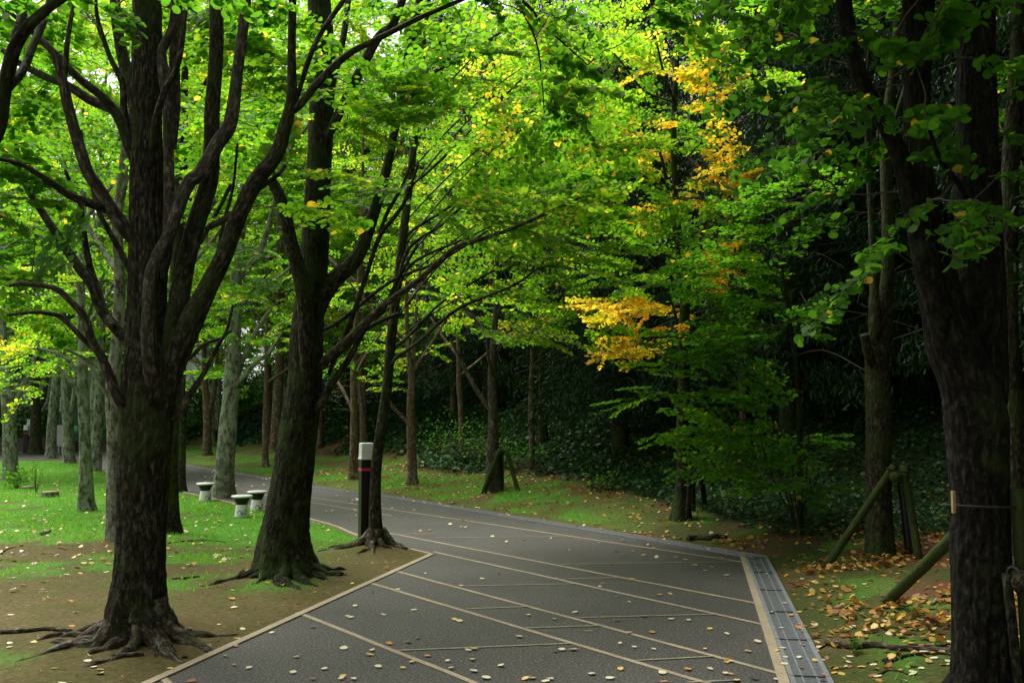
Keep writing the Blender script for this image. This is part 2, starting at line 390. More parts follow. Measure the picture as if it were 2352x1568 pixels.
# lines
def gp(px, py):
    d = ray(px, py); t = -CAMH/d[2]; return np.array([d[0]*t, d[1]*t])
lm = MB()
def gline(mb, a, b, w, z=.004):
    n = max(2, int(np.linalg.norm(b-a)/.35)); t = np.linspace(0, 1, n)[:, None]; P = a*(1-t)+b*t
    e = (b-a)/np.linalg.norm(b-a); q = np.array([-e[1], e[0]])
    wob = (rng.random(n)-.5)*.008
    L = P+q*(w/2+wob[:, None]); Rr = P-q*(w/2-wob[:, None])
    V = np.vstack([np.c_[L, np.full(n, z)], np.c_[Rr, np.full(n, z)]])
    mb.add(V, [(i, n+i, n+i+1, i+1) for i in range(n-1)])
long_ = [((684, 1406), (1120, 1580)), ((842, 1336), (1650, 1577)), ((900, 1309), (1800, 1549)), ((995, 1267), (1757, 1435)), ((862, 1218), (1741, 1386)), ((700, 1140), (1709, 1291)), ((560, 1128), (900, 1184)), ((370, 1552), (420, 1600))]
for a, b in long_:
    A, B = gp(*a), gp(*b); gline(lm, A, B, .045)
o = lm.build('path_marking', M['line'], smooth=False); tag(o, kind='structure')
lm = MB()
short = [((910, 1494.6), (1313, 1478)), ((1328, 1419), (1646, 1411)), ((1066, 1346), (1322, 1341)), ((1200, 1443), (1385, 1437)), ((1070, 1399), (1220, 1393)), ((1288, 1296), (1691, 1290)), ((1290, 1330), (1435, 1326)), ((1460, 1518), (1640, 1508)), ((1340, 1450), (1362, 1449)), ((880, 1228), (1000, 1225)), ((1000, 1235), (1290, 1232)), ((720, 1150), (830, 1149)), ((1580, 1568), (1700, 1562))]
for a, b in short: gline(lm, gp(*a), gp(*b), .022, .007)
o = lm.build('path_marking', M['thin_line'], smooth=False); tag(o, kind='structure')
ribbon('path_edging', LEFTS[:4], -.03, .035, .011, .011, M['line'])
ribbon('path_edging', LEFTS[3:], -.02, .03, .011, .011, M['line'])
DR = np.vstack([resample(OUTS[:4], 3)[:-1], OUTS[3:]])
di = OUTS[:4].copy()
# tan strip on the near right, then the channel drain along the whole outer side
strip_ = np.array([gp(1801, 1567)+(gp(1801, 1567)-gp(1704, 1270))*1.2, gp(1801, 1567), gp(1704, 1270)])
ribbon('path_edging', strip_, -.032, .032, .010, .010, M['line'])
dr = empty('channel_drain', (2.3, 9, 0)); tag(dr, 'grey metal channel drain with raised ribs running along the outer side of the path', 'drain')
def chan(P, w):
    org = np.array([2.3, 9, 0])
    def rb(name, a, b, z, mt):
        o = ribbon(name, P, a, b, z, z, mt, None, .04, dr); o.location = -org; return o
    rb('drain_frame', -w, -w*.88, .016, M['concrete']); rb('drain_frame', -w*.13, 0, .016, M['concrete'])
    rb('drain_grating', -w*.877, -w*.133, .008, M['drain'])
    rb('drain_rib', -w*.70, -w*.66, .014, M['concrete']); rb('drain_rib', -w*.36, -w*.32, .014, M['concrete'])
chan(OUTS[:4], .25); chan(OUTS[3:], .22)
for i in range(22):        # butt joints between the drain covers
    y = 11.1-i*.33; k = 2 if y > 5.93 else 1; a_, b_ = OUTS[k], OUTS[k+1]; f_ = (y-a_[1])/(b_[1]-a_[1]); x = a_[0]+(b_[0]-a_[0])*f_
    if i % 3 == 0:
        jb = MB(); e_ = (b_-a_)/np.linalg.norm(b_-a_); n_ = np.array([e_[1], -e_[0]]); c_ = np.array([x, y])-n_*.125
        jb.box((c_[0], c_[1], .013), (.252, .004, .010), math.atan2(n_[1], n_[0])); jb.build('drain_joint', M['drain'], dr, (2.3, 9, 0), smooth=False)

# ------------------------------------------------------------------ leaves
def outline(k, kind='round'):
    a = np.linspace(0, 2*math.pi, k, endpoint=False)+ (math.pi/k if k < 8 else 0)
    r = .5*np.ones(k)
    if kind == 'heart': r = .5*(1-.16*np.exp(-((a-math.pi)/.35)**2)+.10*np.exp(-((np.minimum(a, 2*math.pi-a))/.3)**2))
    return np.c_[np.cos(a)*r*1.0, np.sin(a)*r*.95]
def norm(v): return v/(np.linalg.norm(v, axis=-1, keepdims=True)+1e-9)
def leaf_geo(C, Nn, A, L, k=6, cup=.0, aspect=1.0):
    A = norm(A-(A*Nn).sum(1)[:, None]*Nn); B = np.cross(Nn, A); o_ = outline(k, 'heart' if k >= 8 else 'round')
    V = C[:, None, :]+L[:, None, None]*(o_[None, :, 0, None]*A[:, None, :]+aspect*o_[None, :, 1, None]*B[:, None, :])
    if cup: V = V+(L[:, None]*(cup*(np.abs(o_[None, :, 1])*2)**1.5-.1*cup))[..., None]*Nn[:, None, :]*(rng.random((len(C), 1))*1.6-.5)[..., None]
    return V.reshape(-1, 3)
def leaf_object(name, V, k, tone, material, parent=None, origin=None, wood=None, woodmat=None):
    if origin is not None: V = V-np.asarray(origin)
    nl = len(V)//k; me = bpy.data.meshes.new(name)
    loops = np.arange(len(V)); ls = np.arange(0, nl*k, k); lt = np.full(nl, k)
    mi = np.zeros(nl, int); tn = tone
    if wood is not None and wood.v:
        wv = np.vstack(wood.v)-(np.asarray(origin) if origin is not None else 0); base = len(V)
        wf = [f for f in wood.f]; lens = np.array([len(f) for f in wf]); wl = np.array([i for f in wf for i in f])+base
        st = np.r_[0, np.cumsum(lens)[:-1]]+len(loops)
        V = np.vstack([V, wv]); loops = np.r_[loops, wl]; ls = np.r_[ls, st]; lt = np.r_[lt, lens]; mi = np.r_[mi, np.ones(len(wf), int)]; tn = np.r_[tone, np.zeros(len(wf))]
    me.vertices.add(len(V)); me.vertices.foreach_set('co', V.astype(np.float32).ravel())
    me.loops.add(len(loops)); me.loops.foreach_set('vertex_index', loops.astype(np.int32))
    me.polygons.add(len(ls)); me.polygons.foreach_set('loop_start', ls.astype(np.int32)); me.polygons.foreach_set('loop_total', lt.astype(np.int32))
    me.materials.append(material); me.materials.append(woodmat or M['twig'])
    me.polygons.foreach_set('material_index', mi.astype(np.int32))
    me.update(calc_edges=True)
    q = me.attributes.new('tone', 'FLOAT', 'FACE'); q.data.foreach_set('value', np.clip(tn, 0, 1).astype(np.float32))
    o = bpy.data.objects.new(name, me); COL.objects.link(o)
    if parent is not None: o.parent = parent
    return o

def spray_template(seed, leaf=.075):
    r = np.random.default_rng(seed); P = []; A = []; segs = []
    def z(x): return -.10*x*x
    nt_ = 9+r.integers(0, 4)
    segs.append([(0, 0, 0), (.35, r.normal(0, .02), z(.35)), (.7, r.normal(0, .03), z(.7)), (1, r.normal(0, .04), z(1))])
    for i in range(nt_):
        t = .10+.88*i/(nt_-1); s = 1 if i % 2 else -1
        L = (.52*(1-.62*t))*(.7+.5*r.random()); an = s*(.85-.25*t+r.normal(0, .12))
        dx, dy = math.cos(an), math.sin(an); dz = r.normal(0, .10)-.08
        n = max(3, int(L/.072)); segs.append([(t, 0, z(t)), (t+dx*L*.5, dy*L*.5, z(t)+dz*L*.5), (t+dx*L, dy*L, z(t)+dz*L-.03)])
        for j in range(n):
            u = (j+.6)/n*L
            for q in (-1, 1):
                if r.random() < .12: continue
                px = t+dx*u-q*dy*.042; py = dy*u+q*dx*.042
                P.append((px+r.normal(0, .012), py+r.normal(0, .012), z(t)+dz*u-.02-.02*r.random())); A.append((dx*.5-q*dy, dy*.5+q*dx, -.25))
    for j in range(9):
        t = .15+.85*j/8; q = 1 if j % 2 else -1
        P.append((t, q*.04, z(t)-.015)); A.append((.5, q, -.2))
    return np.array(P), np.array(A, float), segs
TPL = [spray_template(s) for s in range(10)]

class Foliage:
    def __init__(s): s.C = []; s.A = []; s.N = []; s.L = []; s.T = []; s.wood = MB()
    def spray(s, o, dirv, size, leaf=.066, tone=.4, ts=.08, tilt=.35, droop=0., wood=2, thin=1.0):
        P, A, segs = TPL[rng.integers(len(TPL))]
        u = norm(np.asarray(dirv, float)); up = np.array([0, 0, 1.])+rng.normal(0, .27, 3)
        v = norm(np.cross(up, u)); w = np.cross(u, v)
        if thin < 1:
            k = rng.random(len(P)) < thin; P = P[k]; A = A[k]
        B = np.stack([u, v, w]); f = P.copy(); f[:, 2] -= droop*(f[:, 0]**2)
        C = np.asarray(o)+size*(f@B)
        n = len(C); s.C.append(C); s.A.append(A@B+rng.normal(0, .25, (n, 3)))
        s.N.append(norm(w*1.0+rng.normal(0, tilt, (n, 3)))); s.L.append(leaf*(.72+.5*rng.random(n)))
        t = tone+rng.normal(0, ts)+rng.normal(0, ts, n)
        y = rng.random(n) < (.014+.06*max(0, tone-.35)); t = np.where(y, .74+.12*rng.random(n), t); s.T.append(t)
        if wood:
            for sg in segs[:1 if wood == 1 else 99]:
                Q = np.array(sg, float); Q[:, 2] -= droop*Q[:, 0]**2
                tube(s.wood, np.asarray(o)+size*(Q@B), np.linspace(.0042, .0015, len(Q))*(1 if sg is segs[0] else .6)*max(1, size), 3, 1, cap=False)
    def build(s, name, k, material, parent, origin, cup=0., aspect=1.):
        C = np.vstack(s.C); A = np.vstack(s.A); Nn = np.vstack(s.N); L = np.concatenate(s.L); T = np.concatenate(s.T)
        k_ = (np.linalg.norm(C-CAM, axis=1) > 3.6) | (np.linalg.norm(origin) < .01); C, A, Nn, L, T = C[k_], A[k_], Nn[k_], L[k_], T[k_]
        V = leaf_geo(C, Nn, norm(A), L, k, cup, aspect)
        return leaf_object(name, V, k, T, material, parent, origin, s.wood)

NLEAF = 0
class Tree:
    def __init__(s, name, label, base, cat='tree', group=None):
        s.base = np.asarray(base, float); s.root = empty(name, s.base); tag(s.root, label, cat, group); s.sk = []; s.fo = Foliage(); s.skr = []
    def limb(s, pts, Y0, Y1=None, part='branch', m='bark', k=12, sub=6, rough=.06, ridge=0., flare=None, seed=None, wscale=1.):
        Y1 = Y0 if Y1 is None else Y1; n = len(pts); W = []; Rd = []
        for i, (px, py, w) in enumerate(pts):
            Y = Y0+(Y1-Y0)*i/(n-1); q = 1.
            if i == 0:
                yc = s.base[1]; q = .55
                if abs(Y-yc) < .5: Y = Y*.35+yc*.65
            W.append(at(px, py, Y)); Rd.append(q*w*wscale/2/F*Y)
        return s.limbw(W, Rd, part, m, k, sub, rough, ridge, flare, seed)
    def limbw(s, W, Rd, part='branch', m='bark', k=8, sub=4, rough=.06, ridge=0., flare=None, seed=None):
        mb = MB(); sd = int(rng.integers(1e6)) if seed is None else seed
        P = tube(mb, W, Rd, k, sub, rough, flare, sd, ridge=ridge); mb.build(part, M[m], s.root, s.base)
        s.sk.append(P); return P
    def trunk(s, pts, Y, m='bark', **k):
        # first point sits on the ground: sink the foot below it
        W = [at(px, py, Y) for px, py, w in pts]; Rd = [w/2/F*Y for px, py, w in pts]
        z0 = float(terrain(np.array([W[0][0]]), np.array([W[0][1]]))[0])
        W[0][2] = z0; foot = W[0].copy(); foot[2] -= .18
        k.setdefault('part', 'trunk')
        return s.limbw([foot]+W, [Rd[0]*1.05]+Rd, m=m, **k)
    def attach(s, targets, size=.8, leaf=.066, tone=.4, ts=.08, k3=3, thick=1., droop=0., dirmode='out', wood=2, tilt=.35, thin=1., maxr=.016):
        SK = np.vstack(s.sk); top = SK[:, 2].min()
        T = np.asarray([t[:3] for t in targets]); d0 = np.array([np.min(np.linalg.norm(SK-t, axis=1)) for t in T])
        c = s.base[:2]
        for i in np.argsort(d0):
            t = T[i]; dv = t-SK; ln = np.linalg.norm(dv, axis=1)
            cost = ln+.9*np.clip(SK[:, 2]-t[2]+.15*ln, 0, 9)+.25*np.clip(t[2]-SK[:, 2]-1.3*np.hypot(dv[:, 0], dv[:, 1]), 0, 9)
            j = int(np.argmin(cost)); a = SK[j]; L = ln[j]
            h = t-a
            midp = a+h*.5+np.array([0, 0, -.03*L])+rng.normal(0, .03*L, 3)
            p1 = a+h*.22+np.array([0, 0, .02*L])
            Q = np.array([a, p1, midp, t]); r0 = min(maxr, .004+.0045*L)*thick
            if L > .12:
                P = tube(s.fo.wood, Q, np.linspace(r0, .0035, 4), k3, 3, cap=False)
                SK = np.vstack([SK, P[2:]])
            out = np.array([t[0]-c[0], t[1]-c[1], 0]); out = out/(np.linalg.norm(out)+1e-6)
            hh = h/(L+1e-6)
            u = out*.7+hh*.5+rng.normal(0, .35, 3)*np.array([1, 1, .3]); u[2] = np.clip(u[2], -.4, .6)
            tn = targets[i][3] if len(targets[i]) > 3 else tone
            if .48 < tn < .7: tn = .48+(tn-.48)*.35
            s.fo.spray(t-norm(u)*size*.15, u, size*(.7+.5*rng.random()), leaf, tn, ts, tilt, droop, wood, thin)
    def blobs(s, B, **k):
        T = []
        for b in B:
            px, py, rx, ry, Y0, Y1, n = b[:7]; tn = b[7] if len(b) > 7 else k.get('tone', .4)
            for _ in range(n):
                while True:
                    u, v = rng.uniform(-1, 1, 2)
                    if u*u+v*v < 1: break
                T.append((*at(px+u*rx, py+v*ry, rng.uniform(Y0, Y1)), tn))
        s.attach(T, **k)
    def leaves(s, k=6, cup=0., name='crown', material='leaf', aspect=1.):
        global NLEAF
        if s.fo.C:
            NLEAF += sum(len(c) for c in s.fo.C); s.fo.build(name, k, M[material], s.root, s.base, cup, aspect)

# ------------------------------------------------------------------ traced trees
def rooty(t, n, r0, L, seed, m='root', ang=None):
    """surface roots creeping out over the soil from the foot of a tree"""
    r = np.random.default_rng(seed)
    for i in range(n):
        a = (ang[i] if ang else 2*math.pi*i/n+r.normal(0, .25)); ln = L*(.5+.9*r.random()); P = []; Rd_ = []; q = np.array(t.base[:2])+np.array([math.cos(a), math.sin(a)])*r0*.45
        K = 11; f0 = .55+.6*r.random()
        for j in range(K):
            z = float(terrain(np.array([q[0]]), np.array([q[1]]))[0]); rad = r0*.40*f0*(1-j/K)**1.25+.006
            P.append((q[0], q[1], z+r0*1.1*f0*math.exp(-j/1.3)-rad*(.25 if j < K-3 else .9+.5*(j-K+3))+.012*math.sin(j*1.9+seed+i)))
            Rd_.append(rad)
            a += r.normal(0, .26); q = q+np.array([math.cos(a), math.sin(a)])*ln/K
        Rd = Rd_
        mb = MB(); tube(mb, P, Rd, 9, 4, .12, None, seed+i, ridge=.03); mb.build('root', M[m], t.root, t.base)

# --- T1, the big many-stemmed tree in the left foreground
b = hit(318, 1452); Y = b[1]
t = Tree('broadleaf_tree', 'thick dark many-stemmed tree in the left foreground, its gnarled roots beside the path', b)
t.trunk([(318, 1452, 128), (312, 1400, 122), (318, 1330, 112), (322, 1250, 111), (328, 1100, 116), (334, 1000, 120), (342, 900, 124), (348, 830, 128), (345, 780, 112), (338, 700, 92), (340, 600, 88), (338, 500, 80), (338, 400, 78), (338, 300, 68), (336, 200, 68), (338, 100, 68), (338, 0, 66), (336, -120, 60), (340, -300, 50)], Y, k=72, sub=10, rough=.03, ridge=.11, flare=(.26, .62, 5, 1.2), seed=5)
L = t.limb
L([(352, 905, 60), (342, 800, 34), (342, 720, 30), (346, 640, 30), (362, 592, 30), (388, 540, 30), (412, 470, 30), (435, 418, 32), (462, 396, 34), (500, 330, 34), (530, 280, 33), (546, 160, 27), (565, 0, 24), (575, -150, 18)], Y-.28, Y-.1, ridge=.02, k=20, m='bark_lit')
L([(372, 930, 70), (398, 800, 56), (410, 700, 50), (428, 600, 46), (452, 510, 44), (480, 417, 42), (486, 330, 37), (487, 250, 36), (496, 125, 34), (497, 0, 32), (500, -200, 26)], Y-.10, Y+.1, ridge=.05, k=28)
L([(385, 900, 60), (432, 755, 54), (474, 667, 46), (512, 592, 41), (550, 492, 38), (588, 417, 37), (635, 355, 33), (655, 290, 30), (670, 225, 25), (670, 125, 20), (672, 0, 18), (676, -150, 14)], Y-.12, Y-.5, ridge=.03, k=24)
L([(672, 258, 22), (690, 240, 18), (740, 180, 17), (800, 125, 16), (863, 92, 14), (963, 42, 12), (1060, 0, 10), (1130, -30, 8)], Y-.4, Y-.8)
L([(680, 235, 16), (705, 150, 13), (735, 80, 12), (790, 0, 11), (830, -60, 8)], Y-.4, Y-.2)
L([(398, 340, 26), (402, 240, 24), (400, 120, 25), (408, 60, 24), (402, -60, 22)], Y+.15, Y+.2, m='bark_lit')
L([(375, 640, 26), (385, 560, 26), (388, 440, 26), (385, 250, 24), (380, 190, 30), (372, 120, 22), (398, 60, 24), (405, -40, 20)], Y-.16, Y-.1, m='bark_lit', k=16)
L([(345, 385, 20), (355, 290, 16), (378, 210, 15), (405, 160, 14), (418, 100, 13), (425, 25, 12)], Y-.3, Y-.4)
L([(310, 560, 44), (285, 520, 36), (262, 492, 32), (225, 430, 28), (200, 392, 27), (175, 312, 26), (155, 237, 25), (145, 187, 22), (125, 125, 18), (88, 88, 14), (68, 70, 11), (30, 60, 8)], Y-.05, Y-.6, m='bark_lit', k=16, ridge=.03)
L([(150, 200, 14), (152, 125, 12), (162, 50, 10), (172, 0, 8)], Y-.45, Y-.4, m='bark_lit')
L([(252, 484, 26), (215, 470, 22), (162, 450, 18), (125, 425, 16), (75, 392, 13), (40, 375, 11), (0, 366, 10), (-60, 360, 8)], Y-.2, Y-.9)
L([(322, 400, 34), (300, 340, 30), (275, 275, 26), (237, 225, 21), (175, 175, 18), (112, 107, 14), (60, 60, 11), (0, 10, 9)], Y+.05, Y-.3)
L([(318, 330, 26), (285, 265, 24), (212, 232, 22), (155, 197, 19), (100, 175, 17), (32, 138, 14), (0, 110, 12), (-60, 60, 10)], Y+.05, Y+.5)
L([(300, 330, 18), (285, 255, 16), (280, 187, 14), (252, 130, 12), (225, 47, 10), (220, 0, 8)], Y-.05, Y-.1)
L([(322, 320, 30), (300, 200, 30), (278, 110, 26), (265, 20, 24), (262, -80, 20)], Y+.2, Y+.4)
L([(312, 660, 22), (296, 617, 15), (272, 570, 14), (250, 530, 13), (225, 480, 12), (208, 405, 11), (195, 360, 9), (185, 300, 7)], Y+.1, Y+.1)
L([(318, 830, 44), (290, 782, 27), (237, 717, 26), (212, 655, 25), (175, 605, 24), (125, 530, 20), (100, 492, 18), (62, 430, 16), (50, 392, 14), (35, 330, 11), (25, 270, 8)], Y+.15, Y+.9)
L([(262, 750, 22), (238, 715, 20), (225, 667, 18), (205, 605, 16), (190, 517, 14), (185, 470, 12), (170, 440, 10), (150, 392, 8)], Y+.3, Y+.6)
L([(300, 960, 30), (275, 920, 25), (250, 859, 23), (232, 816, 21), (212, 784, 19), (195, 730, 17), (165, 695, 15), (125, 662, 13), (50, 652, 10), (20, 657, 8)], Y-.1, Y-.5, m='bark_lit')
L([(222, 806, 16), (188, 775, 12), (142, 730, 11), (110, 720, 10), (75, 717, 9), (15, 724, 7)], Y-.2, Y-.5, m='bark_lit')
L([(398, 965, 26), (412, 946, 18), (437, 904, 15), (470, 854, 12), (500, 795, 10), (520, 760, 8), (535, 700, 6)], Y-.05, Y+.2, m='bark_lit')
L([(425, 825, 14), (440, 818, 10), (470, 790, 8), (505, 778, 7), (530, 760, 6)], Y, Y+.4, m='bark_lit')
L([(560, 465, 18), (600, 430, 12), (640, 400, 10), (655, 380, 8)], Y-.3, Y-.1)
L([(475, 525, 18), (505, 510, 16), (535, 490, 14), (555, 470, 10)], Y-.1, Y-.3)
L([(440, 800, 14), (465, 730, 11), (490, 640, 9), (512, 520, 9), (535, 430, 7), (545, 330, 6)], Y+.3, Y+.6)
rooty(t, 11, .23, .75, 21, ang=[-.1, -.35, -.7, -1.0, -1.35, -1.8, 2.9, 3.3, 3.7, .4, 4.1])
t.blobs([(120, 60, 150, 90, Y-.2, Y+1.4, 10), (420, 40, 150, 60, Y+.3, Y+1.6, 10), (600, 140, 120, 110, Y+.1, Y+1.6, 12), (90, 250, 110, 120, Y, Y+1.6, 9), (560, 60, 130, 60, Y+.2, Y+1.2, 7), (390, 260, 90, 120, Y+.5, Y+1.5, 6, .45), (80, 480, 100, 110, Y, Y+1.6, 14, .32), (60, 640, 80, 50, Y-.4, Y+.6, 6, .33), (300, -120, 500, 80, Y-1, Y+2, 18), (640, 430, 60, 80, Y-.3, Y+.8, 4)], size=.62, leaf=.062, tone=.42, wood=2)
t.leaves(9, .25)

# --- T2, the second tree
b = hit(655, 1312); Y = b[1]
t = Tree('broadleaf_tree', 'dark straight tree at the path edge, its long limbs reaching over the path', b)
t.trunk([(655, 1312, 112), (652, 1250, 104), (660, 1176, 97), (674, 1080, 92), (686, 980, 88), (700, 880, 82), (704, 784, 79), (712, 700, 72), (722, 600, 66), (727, 500, 63), (732, 392, 58), (738, 250, 58), (740, 120, 58), (733, 0, 54), (730, -150, 48), (735, -350, 36)], Y, k=56, sub=10, rough=.03, ridge=.10, flare=(.32, .6, 5, .4), seed=9, m='bark_dark')
L = t.limb
L([(708, 900, 44), (704, 800, 38), (700, 700, 36), (686, 620, 35), (668, 555, 32), (652, 480, 29), (635, 435, 27), (622, 412, 24)], Y-.25, Y-.45, ridge=.03, k=18)
L([(712, 770, 46), (740, 680, 44), (772, 638, 41), (822, 588, 34), (862, 480, 27), (885, 400, 24), (902, 320, 21), (915, 262, 20), (935, 140, 20), (952, 50, 19), (963, 0, 18), (975, -120, 14)], Y-.05, Y+.2, ridge=.03, k=20)
L([(728, 860, 24), (748, 826, 20), (795, 784, 18), (863, 717, 15), (900, 687, 15), (963, 642, 14), (1013, 597, 13), (1050, 567, 12), (1113, 547, 11), (1176, 525, 9), (1251, 492, 8), (1326, 457, 7), (1361, 440, 5)], Y-.1, Y-1.2, m='bark_lit')
L([(722, 950, 26), (740, 922, 19), (763, 880, 17), (795, 834, 15), (823, 784, 13), (850, 735, 12), (880, 712, 10), (915, 640, 8), (960, 560, 6)], Y-.1, Y-.3)
L([(724, 866, 20), (745, 835, 16), (795, 797, 13), (850, 750, 10), (915, 720, 8)], Y, Y+.6)
L([(755, 860, 16), (778, 800, 13), (795, 767, 12), (838, 642, 11), (870, 547, 11), (905, 500, 10), (930, 462, 8), (960, 380, 6)], Y-.15, Y-.1)
L([(868, 552, 10), (888, 492, 9), (925, 425, 7), (960, 330, 5)], Y-.1, Y)
L([(738, 760, 14), (790, 730, 10), (900, 645, 8), (1010, 600, 6), (1120, 530, 5)], Y+.2, Y+.9)
L([(738, 300, 26), (770, 160, 20), (790, 80, 16), (800, 0, 14)], Y+.1, Y+.5)
L([(742, 330, 20), (760, 300, 22), (860, 100, 22), (900, 60, 20), (925, 0, 18), (960, -80, 12)], Y, Y-.5)
rooty(t, 11, .25, .8, 33, ang=[-.15, -.4, -.6, -.9, -1.3, .3, 3.2, 3.6, 4.0, -2.2, -1.8], m='bark_dark')
t.blobs([(790, 230, 150, 90, Y-1.2, Y-.4, 20, .42), (860, 70, 150, 70, Y-.6, Y+.8, 14, .46), (1080, 60, 170, 70, Y-.8, Y+.6, 16, .5), (610, 330, 70, 100, Y-.8, Y+.6, 8), (1020, 240, 120, 80, Y-.4, Y+1, 10, .5), (840, 300, 60, 50, Y-.9, Y-.2, 5, .46), (780, 420, 70, 60, Y-.3, Y+.8, 6), (1150, 480, 130, 60, Y-1.2, Y-.2, 14, .5), (1290, 450, 90, 50, Y-1.4, Y-.6, 9, .5), (800, -120, 500, 90, Y-1.5, Y+2, 14), (600, 620, 60, 90, Y, Y+1.2, 5, .32), ], size=.75, leaf=.058, tone=.42)
t.leaves(8, .2)
# the drooping twigs hanging in at the top centre belong to this tree
# --- T3, the slim leaning tree next to the bollard
b = hit(864, 1244); Y = b[1]
t = Tree('broadleaf_tree', 'slim curving tree on the soil tip directly in front of the near bollard light', b)
t.trunk([(864, 1244, 34), (862, 1200, 31), (862, 1140, 28), (864, 1080, 26), (870, 1020, 25), (882, 940, 25), (890, 880, 24), (898, 784, 23), (908, 692, 21), (920, 592, 20), (935, 467, 19), (944, 392, 18), (955, 300, 16), (966, 212, 14), (973, 100, 12), (985, 0, 11), (995, -120, 9)], Y, k=30, sub=8, rough=.05, ridge=.05, flare=(.16, .8, 5, 2.2), seed=3)
L = t.limb
L([(908, 690, 10), (935, 577, 8), (1013, 517, 7), (1088, 455, 6), (1176, 412, 5), (1250, 370, 3)], Y, Y-.8)
L([(918, 600, 10), (935, 540, 8), (1025, 480, 7), (1125, 405, 6), (1200, 340, 4)], Y, Y+.5)
L([(908, 690, 9), (923, 642, 7), (958, 597, 7), (1063, 550, 5), (1150, 510, 3)], Y, Y-.3)
L([(958, 290, 12), (955, 217, 10), (963, 187, 10), (1063, 130, 9), (1125, 92, 7), (1170, 60, 5)], Y, Y-.5)
L([(898, 840, 10), (912, 820, 9), (963, 784, 8), (1050, 710, 8), (1176, 657, 6), (1236, 617, 5), (1280, 610, 4)], Y, Y-1.2)
L([(898, 800, 8), (940, 770, 7), (1020, 690, 6), (1150, 610, 5), (1240, 540, 4)], Y, Y+.9)
L([(940, 430, 8), (1000, 380, 7), (1100, 280, 6), (1200, 180, 4)], Y, Y)
rooty(t, 10, .14, .7, 44, ang=[-.1, -.3, -.6, -1, -1.6, 3.2, 3.6, 4.1, -2.3, .3])
for i in range(11):
    f = (i+.5)/11; y0 = 860-620*f+rng.normal(0, 10); x0 = 900+(840-y0)*.11; e = rng.uniform(.62, 1.0); Ln = rng.uniform(240, 420)
    L([(x0, y0, 6), (x0+Ln*.33*math.cos(e), y0-Ln*.33*math.sin(e), 4), (x0+Ln*.68*math.cos(e*.95), y0-Ln*.68*math.sin(e*.95), 3), (x0+Ln*math.cos(e*.88), y0-Ln*math.sin(e*.88), 2)], Y, Y+rng.uniform(-1, 1.2), k=6)
t.blobs([(1170, 440, 190, 110, Y-.8, Y+1.4, 34, .56), (1270, 560, 160, 70, Y-1, Y+1, 28, .56), (1080, 680, 140, 60, Y-.3, Y+1.2, 12, .52), (1220, 320, 190, 110, Y-.8, Y+1.6, 36, .58), (1150, 180, 170, 110, Y-.3, Y+1.6, 26, .58), (1040, 480, 90, 90, Y+.2, Y+1.6, 9, .52), (1320, 430, 130, 70, Y-1.4, Y, 14, .54), (1200, 760, 110, 35, Y-1, Y+.4, 6, .45), (1000, -80, 300, 90, Y-1, Y+1.5, 8)], size=.75, leaf=.055, tone=.45)
t.leaves(8, .2)

def midtree(name, label, foot, pts, m, crown, limbs=(), size=.85, leaf=.056, tone=.45, Yo=None, k=18, ridge=.04, flare=(.2, .4, 5, 1), auto=0, ts=.08, kk=6, wood=1, thin=1., seed=0, dY=1.5, part='crown', tilt=.4):
    b = hit(*foot); Y = b[1] if Yo is None else Yo
    t = Tree(name, label, b)
    t.trunk([(foot[0], foot[1], pts[0][2]*1.15)]+pts, Y, m=m, k=k, sub=6, rough=.05, ridge=ridge, flare=flare)
    for l in limbs: t.limb(l, Y, Y+rng.uniform(-.6, .6), m=m, k=7, sub=4)
    if auto:
        r = np.random.default_rng(int(foot[0]))
        top = t.sk[0]; zz = top[:, 2]; vis = np.where(zz > top[0, 2]+.38*(zz.max()-top[0, 2]))[0]
        for i in range(auto):
            a = 2.4*i+r.random(); j = vis[int((i+.5)/auto*len(vis)*.8)]; p = top[j]; Ln = 1.6+1.6*r.random(); e = R(38+28*r.random())
            dv = np.array([math.cos(a)*math.cos(e), math.sin(a)*math.cos(e), math.sin(e)])
            P = [p, p+dv*Ln*.4+np.array([0, 0, -.05]), p+dv*Ln*.75+np.array([0, 0, .05]), p+dv*Ln+np.array([0, 0, .25])]
            t.limbw(P, [.045, .032, .022, .010], m=m, k=6, sub=4)
    if crown:
        t.blobs([(c[0], c[1], c[2], c[3], Y-dY, Y+dY, c[4], c[5] if len(c) > 5 else tone) for c in crown], size=size, leaf=leaf, tone=tone, ts=ts, wood=wood, thin=thin, tilt=tilt)
        t.leaves(kk, 0)
    return t, Y
# lawn trees, left and centre
midtree('broadleaf_tree', 'lichen-spotted grey tree on the lawn right behind the white stools', (516, 1150), [(515, 1130, 50), (516, 1080, 45), (522, 1000, 42), (530, 900, 38), (536, 810, 34), (540, 720, 30), (542, 650, 27), (548, 600, 22), (556, 520, 18), (560, 400, 15), (566, 250, 12), (570, 100, 8)], 'bark_lichen',
    [(560, 480, 150, 160, 30, .42), (500, 700, 120, 80, 12, .42), (600, 750, 70, 90, 10, .5), (620, 250, 140, 140, 24, .5), (640, 60, 150, 80, 20, .56), (460, 300, 90, 150, 14, .5)],
    limbs=[[(540, 900, 14), (555, 870, 13), (590, 830, 11), (620, 808, 9), (650, 760, 6)], [(545, 860, 14), (570, 800, 12), (600, 740, 9), (640, 690, 6)], [(543, 650, 20), (575, 610, 16), (600, 570, 14), (622, 500, 12), (640, 420, 8)], [(535, 830, 10), (500, 790, 8), (470, 760, 6)]], auto=4, k=28)
